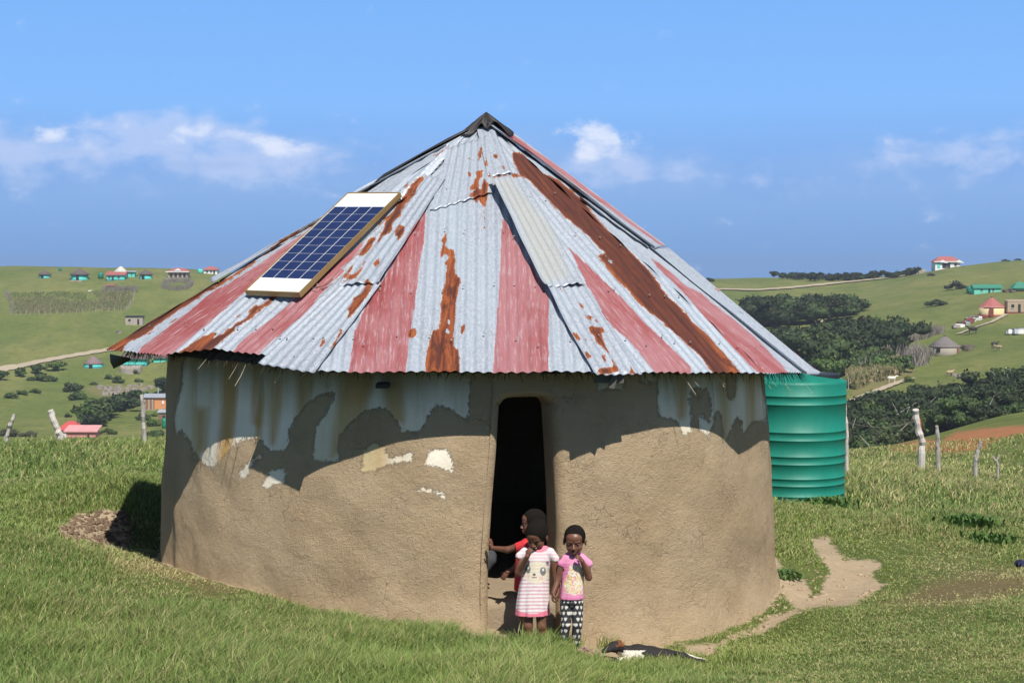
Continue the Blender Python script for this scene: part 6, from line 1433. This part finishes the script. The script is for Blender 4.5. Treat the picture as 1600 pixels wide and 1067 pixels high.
tm = (x > 500) & (x < 556) & (y > 372) & (y < 440) & (x+y*.3 < 680); paint(tm & (np.sin(x*.75+np.sin(y*.4)*1.2) > .25) & (np.sin(y*.34) > -.35), (.62, .04, .22), .9)
col[(y > 570) | (inell(x, y, 582, 300, 52, 38) & (y < 336) & frontv)] = (.64, .20, .36)
fast('pink_shirt', V, F, m_cloth, kid, smooth=True, cols=col)
b = Blob(.0038); b.ell((k_(570, 590, .02)+Vector((0, 0, .0))), (.088, .068, .05), None, .02)
for hp, kn, an in legs:
    b.chain([hp, kn, kn.lerp(an, .4), an], [.050, .040, .037, .029], .006)
    for q in (.5, .62, .74, .86): c_ = kn.lerp(an, q); b.ell(c_, (.036-.006*q, .036-.006*q, .008), None, .006)
V, F = b.mesh(); x, y = toc4(V); u = (x+(V[:, 1]-Yk)*500*np.sign(x-569))/30.0; v = y/34.0; row = np.floor(v); u = u+(row % 2)*.5
hx = (u-np.floor(u)-.5)*3.7; hy = -(v-row-.46)*3.5+.15; heart = (hx**2+hy**2-1)**3-hx**2*hy**3 < 0
col = np.where(heart[:, None], np.array([[.62, .60, .54]]), np.array([[.040, .041, .046]])); fast('heart_leggings', V, F, m_cloth, kid, smooth=True, cols=col)

# boy in red reaching for the door jamb, behind the girl
Yb = 12.40; q_ = C4(Yb); s = 1/719
fx = q_(300, 840); boy = thing('person', (fx.x, Yb, fx.z), 'boy in a red T-shirt looking left, hand on the door jamb, mostly behind the girl', 'person', 'children at the hut door')
b = Blob(); hb = Blob(.005); P_, M = head(b, hb, q_(343, 135, 0), (-1, -.10, -.08), 1.03, haird=.006, neck=q_(335, 235, .0))
b.loft([q_(0, y).z for y in (235, 270, 360, 460, 540)], [q_(x, 0).x for x in (320, 308, 300, 297, 297)], [Yb]*5, [40*s, 50*s, 50*s, 48*s, 50*s], [.06, .08, .07, .07, .07], .03)
sh = q_(290, 262, -.07); el_ = q_(200, 292, -.04); wr_ = q_(106, 282, .045)
b.chain([sh, el_, wr_], [.031, .026, .018], .015); hand(b, wr_, (-.12, .05, 1), (-.7, .35, .1), .35, .95, side=1, thumb=.4)
sh2 = q_(300, 280, .08); el2 = q_(242, 400, .10); wr2 = q_(196, 420, .08)
b.chain([sh2, el2, wr2], [.031, .025, .018], .015); hand(b, wr2, (-.5, -.1, -.75), (.3, .6, .1), .4, .9, side=-1)
for dx in (-.04, .04):
    hp = q_(300, 540)+Vector((0, dx, 0)); kn = q_(298, 680)+Vector((-.02, dx*1.2, 0)); an = q_(300, 800)+Vector((0, dx*1.2, 0)); an.z = gz(an.x, an.y)+.05; b.chain([hp, kn, an], [.045, .034, .021], .015); foot(b, an, (-1, -.1, 0), .9)
V, F = b.mesh(); fast('body', V, F, m_skin, boy, smooth=True); V, F = hb.mesh(); fast('hair', V, F, m_hair, boy, smooth=True); eyes(P_, M, boy, 1.03)
b = Blob(.0045); b.loft([q_(0, y).z for y in (225, 250, 300, 400, 525)], [q_(x, 0).x for x in (325, 315, 302, 298, 297)], [Yb]*5, [30*s, 48*s, 58*s, 58*s, 64*s], [.04, .08, .085, .08, .085], .02, fold=.03)
b.cap(q_(298, 262, -.07), q_(252, 280, -.06), .040, .040, .015); b.cap(q_(300, 280, .07), q_(272, 335, .09), .038, .038, .015); b.ell(q_(232, 290, -.055), (.028, .06, .05), None, .004, True)
V, F = b.mesh(); fast('red_shirt', V, F, plain('red_cotton', (.52, .022, .030), .8, .15, 30), boy, smooth=True)
b = Blob(.005); b.ell(q_(297, 560), (.085, .09, .055), None, .02)
for dx in (-.045, .045): b.cap(q_(300, 560)+Vector((0, dx, 0)), q_(298, 670)+Vector((0, dx, 0)), .052, .046)
V, F = b.mesh(); fast('dark_shorts', V, F, plain('dark_cotton', (.03, .035, .05), .9), boy, smooth=True)

# child sitting on the floor just inside, only a grey knee shows
Ys = 12.98; z0 = .385; X0 = P(768, 870, Ys).x
sit = thing('person', (X0-.25, Ys+.1, z0), 'child in grey sitting inside the dark doorway, only one knee visible at the jamb', 'person', 'children at the hut door')
b = Blob(.006); hb = Blob(.006); P_, M = head(b, hb, (X0-.30, Ys+.10, z0+.56), (.9, -.3, -.1), 1.0, haird=.006, neck=(X0-.33, Ys+.10, z0+.42))
b.cap((X0-.34, Ys+.1, z0+.10), (X0-.33, Ys+.1, z0+.38), .085, .075, .03)
for dy in (-.09, .07):
    b.chain([(X0-.33, Ys+.1+dy, z0+.08), (X0-.01, Ys+.04+dy, z0+.28), (X0-.17, Ys+dy, z0+.05)], [.055, .036, .024]); foot(b, (X0-.17, Ys+dy, z0+.05), (.4, -.1, 0), .8)
    b.chain([(X0-.33, Ys+.1+dy*1.2, z0+.38), (X0-.20, Ys+.04+dy*1.3, z0+.24), (X0-.06, Ys+.02+dy*.7, z0+.30)], [.032, .026, .018]); hand(b, (X0-.06, Ys+.02+dy*.7, z0+.30), (1, 0, -.1), (0, 0, -1), .5, .9)
V, F = b.mesh(); fast('body', V, F, m_skin, sit, smooth=True); V, F = hb.mesh(); fast('hair', V, F, m_hair, sit, smooth=True); eyes(P_, M, sit, 1.0)
b = Blob(.006); b.cap((X0-.34, Ys+.1, z0+.09), (X0-.33, Ys+.1, z0+.36), .098, .088, .03)
for dy in (-.09, .07): b.chain([(X0-.33, Ys+.1+dy, z0+.09), (X0-.01, Ys+.04+dy, z0+.285), (X0-.13, Ys+.01+dy, z0+.12)], [.066, .050, .042])
V, F = b.mesh(); fast('grey_clothes', V, F, plain('grey_cotton', (.045, .047, .055), .9, .15, 20), sit, smooth=True)

# dog asleep against the grass edge
d_ = lambda x, y, Y=12.1: P(860+x/5.714, 957.5+y/5.714, Y)
dg = d_(800, 400); dz_ = 0; dog = thing('dog', (dg.x, 12.1, dg.z-.06), 'black and white dog with a brown marked head asleep beside the long grass', 'dog')
b = Blob(.0055)
b.chain([d_(690, 362, 12.12), d_(780, 372, 12.12), d_(900, 392, 12.12), d_(1030, 398, 12.12), d_(1130, 410, 12.12)], [.062, .080, .082, .066, .062], .03)
b.chain([d_(690, 362, 12.12), d_(620, 322, 12.1)], [.056, .045], .02)                      # neck
b.ell(d_(580, 300, 12.08), (.060, .050, .046)); b.cap(d_(545, 308, 12.06), d_(478, 338, 12.0), .034, .020, .012); b.ell(d_(472, 338, 11.99), (.014, .013, .011))
b.ell(d_(612, 268, 12.13), (.030, .012, .030), None, .006); b.ell(d_(628, 300, 12.04), (.032, .012, .034), None, .006)   # ears
for pts, rr in (([(740, 385, 12.10), (700, 410, 11.99), (600, 425, 11.94), (540, 432, 11.92)], [.040, .030, .020, .018]), ([(760, 395, 12.06), (740, 425, 11.96), (660, 440, 11.90), (600, 446, 11.88)], [.036, .028, .018, .018]),
                ([(1110, 400, 12.12), (1180, 400, 12.02), (1250, 412, 12.06), (1330, 432, 12.02), (1370, 442, 12.0)], [.056, .040, .024, .020, .022]), ([(1100, 395, 12.16), (1180, 385, 12.12), (1260, 400, 12.14), (1340, 420, 12.12), (1375, 430, 12.11)], [.050, .036, .022, .019, .020]),
                ([(1150, 395, 12.18), (1230, 402, 12.22), (1300, 412, 12.24), (1350, 425, 12.24)], [.018, .015, .012, .008])):
    b.chain([d_(*q) for q in pts], rr, .012)
V, F = b.mesh(); px, py = proj(V); x = (px-860)*5.714; y = (py-960)*5.714
nn_ = fbm(x*.03, y*.05, 4, 5)*90; blk = np.array([.022, .020, .020]); wh = np.array([.62, .57, .48]); br = np.array([.17, .055, .022])
col = np.repeat(blk[None], len(V), 0); col[((x+nn_ > 655) & (x+nn_ < 830) & (y > 318)) | ((x > 600) & (x+nn_ < 700) & (y > 330+(x-600)*.1))] = wh
col[(x+nn_ > 590) & (x+nn_ < 660) & (y < 285+nn_*.5)] = br
col[(x+nn_ > 1060) & (V[:, 1] > 12.135-.0001*(x-1060))] = wh; col[(x > 1310) & (V[:, 1] > 12.1) & (x < 1345)] = wh
col = col*(.8+.4*vn(x*.4, y*.4, 3)[:, None])
fast('body', V, F, vcol_mat('dog_fur', .8, 0, .3), dog, smooth=True, cols=col)
b = MB(); b.tube([d_(470, 337, 11.975), d_(463, 340, 11.972)], [.011, .007], 8); b.build('nose', m_cap, dog, world=True, smooth=True)
b = MB(); b.tube([d_(540, 296, 12.03), d_(536, 298, 12.03)], [.008, .006], 8); b.build('eye', DARK, dog, world=True)

# a child's flip-flop in the grass
sp_ = P(912, 1029, 11.75); sp_.z = gz(sp_.x, sp_.y)+.05
fl_ = thing('flip_flop', sp_, 'pink and dark patterned flip-flop lying in the grass by the child in leggings', 'sandal')
n = 26; vs = []; 
for zz_ in (0, .014):
    for i in range(n):
        a = 2*math.pi*i/n; vs.append((.075*math.cos(a), (.028+.006*math.cos(a))*math.sin(a), zz_+.03*(abs(math.cos(a))**2)*0+.02*math.sin(a)))
fs = [tuple(range(n))[::-1], tuple(range(n, 2*n))]+[(i, (i+1) % n, n+(i+1) % n, n+i) for i in range(n)]
t = material('patterned_rubber'); ck = t.new('ShaderNodeTexChecker'); t.put(ck.inputs[0], t.obj); ck.inputs['Scale'].default_value = 55; ck.inputs[1].default_value = (.62, .30, .34, 1); ck.inputs[2].default_value = (.16, .05, .07, 1)
t.put(t.b.inputs['Base Color'], ck.outputs[0]); MB().add(vs, fs).build('sole', t.m, fl_)
b = MB(); b.tube([(.045, 0, .016), (.02, -.004, .04), (-.02, -.027, .0)], .004, 6); b.tube([(.045, 0, .016), (.02, .004, .04), (-.02, .027, .04)], .004, 6); b.build('strap', t.m, fl_)
# little dark blue rag at the right edge
p = P(1596, 876, 16.4); p.z = gz(p.x, p.y); V = []; n = 9
for i in range(n):
    for j in range(n): V.append((p.x+(i-4)*.014, p.y+(j-4)*.02, p.z+.05+.03*math.sin(i*1.3+j*.8)-.012*((i-4)**2+(j-4)**2)/8))
tag(fast('rag', V, grid_faces(n, n), plain('navy_cloth', (.02, .025, .07), .9)), 'small dark blue rag on the short grass at the right edge', 'rag')
# ------------------------------------------------------------------ thin sea air
import os
hz = MB(); hz.box((0, 640, -50), (3400, 1500, 140)); hz_o = None
m = bpy.data.materials.new('haze_air'); m.use_nodes = True; nt_ = m.node_tree; nt_.nodes.remove(nt_.nodes['Principled BSDF'])
pv = nt_.nodes.new('ShaderNodeVolumePrincipled'); pv.inputs['Color'].default_value = (.86, .91, 1, 1); pv.inputs['Density'].default_value = .00030; pv.inputs['Anisotropy'].default_value = .3
nt_.links.new(pv.outputs[0], nt_.nodes['Material Output'].inputs['Volume'])
hz_o = hz.build('haze', m); hz_o['kind'] = 'stuff'
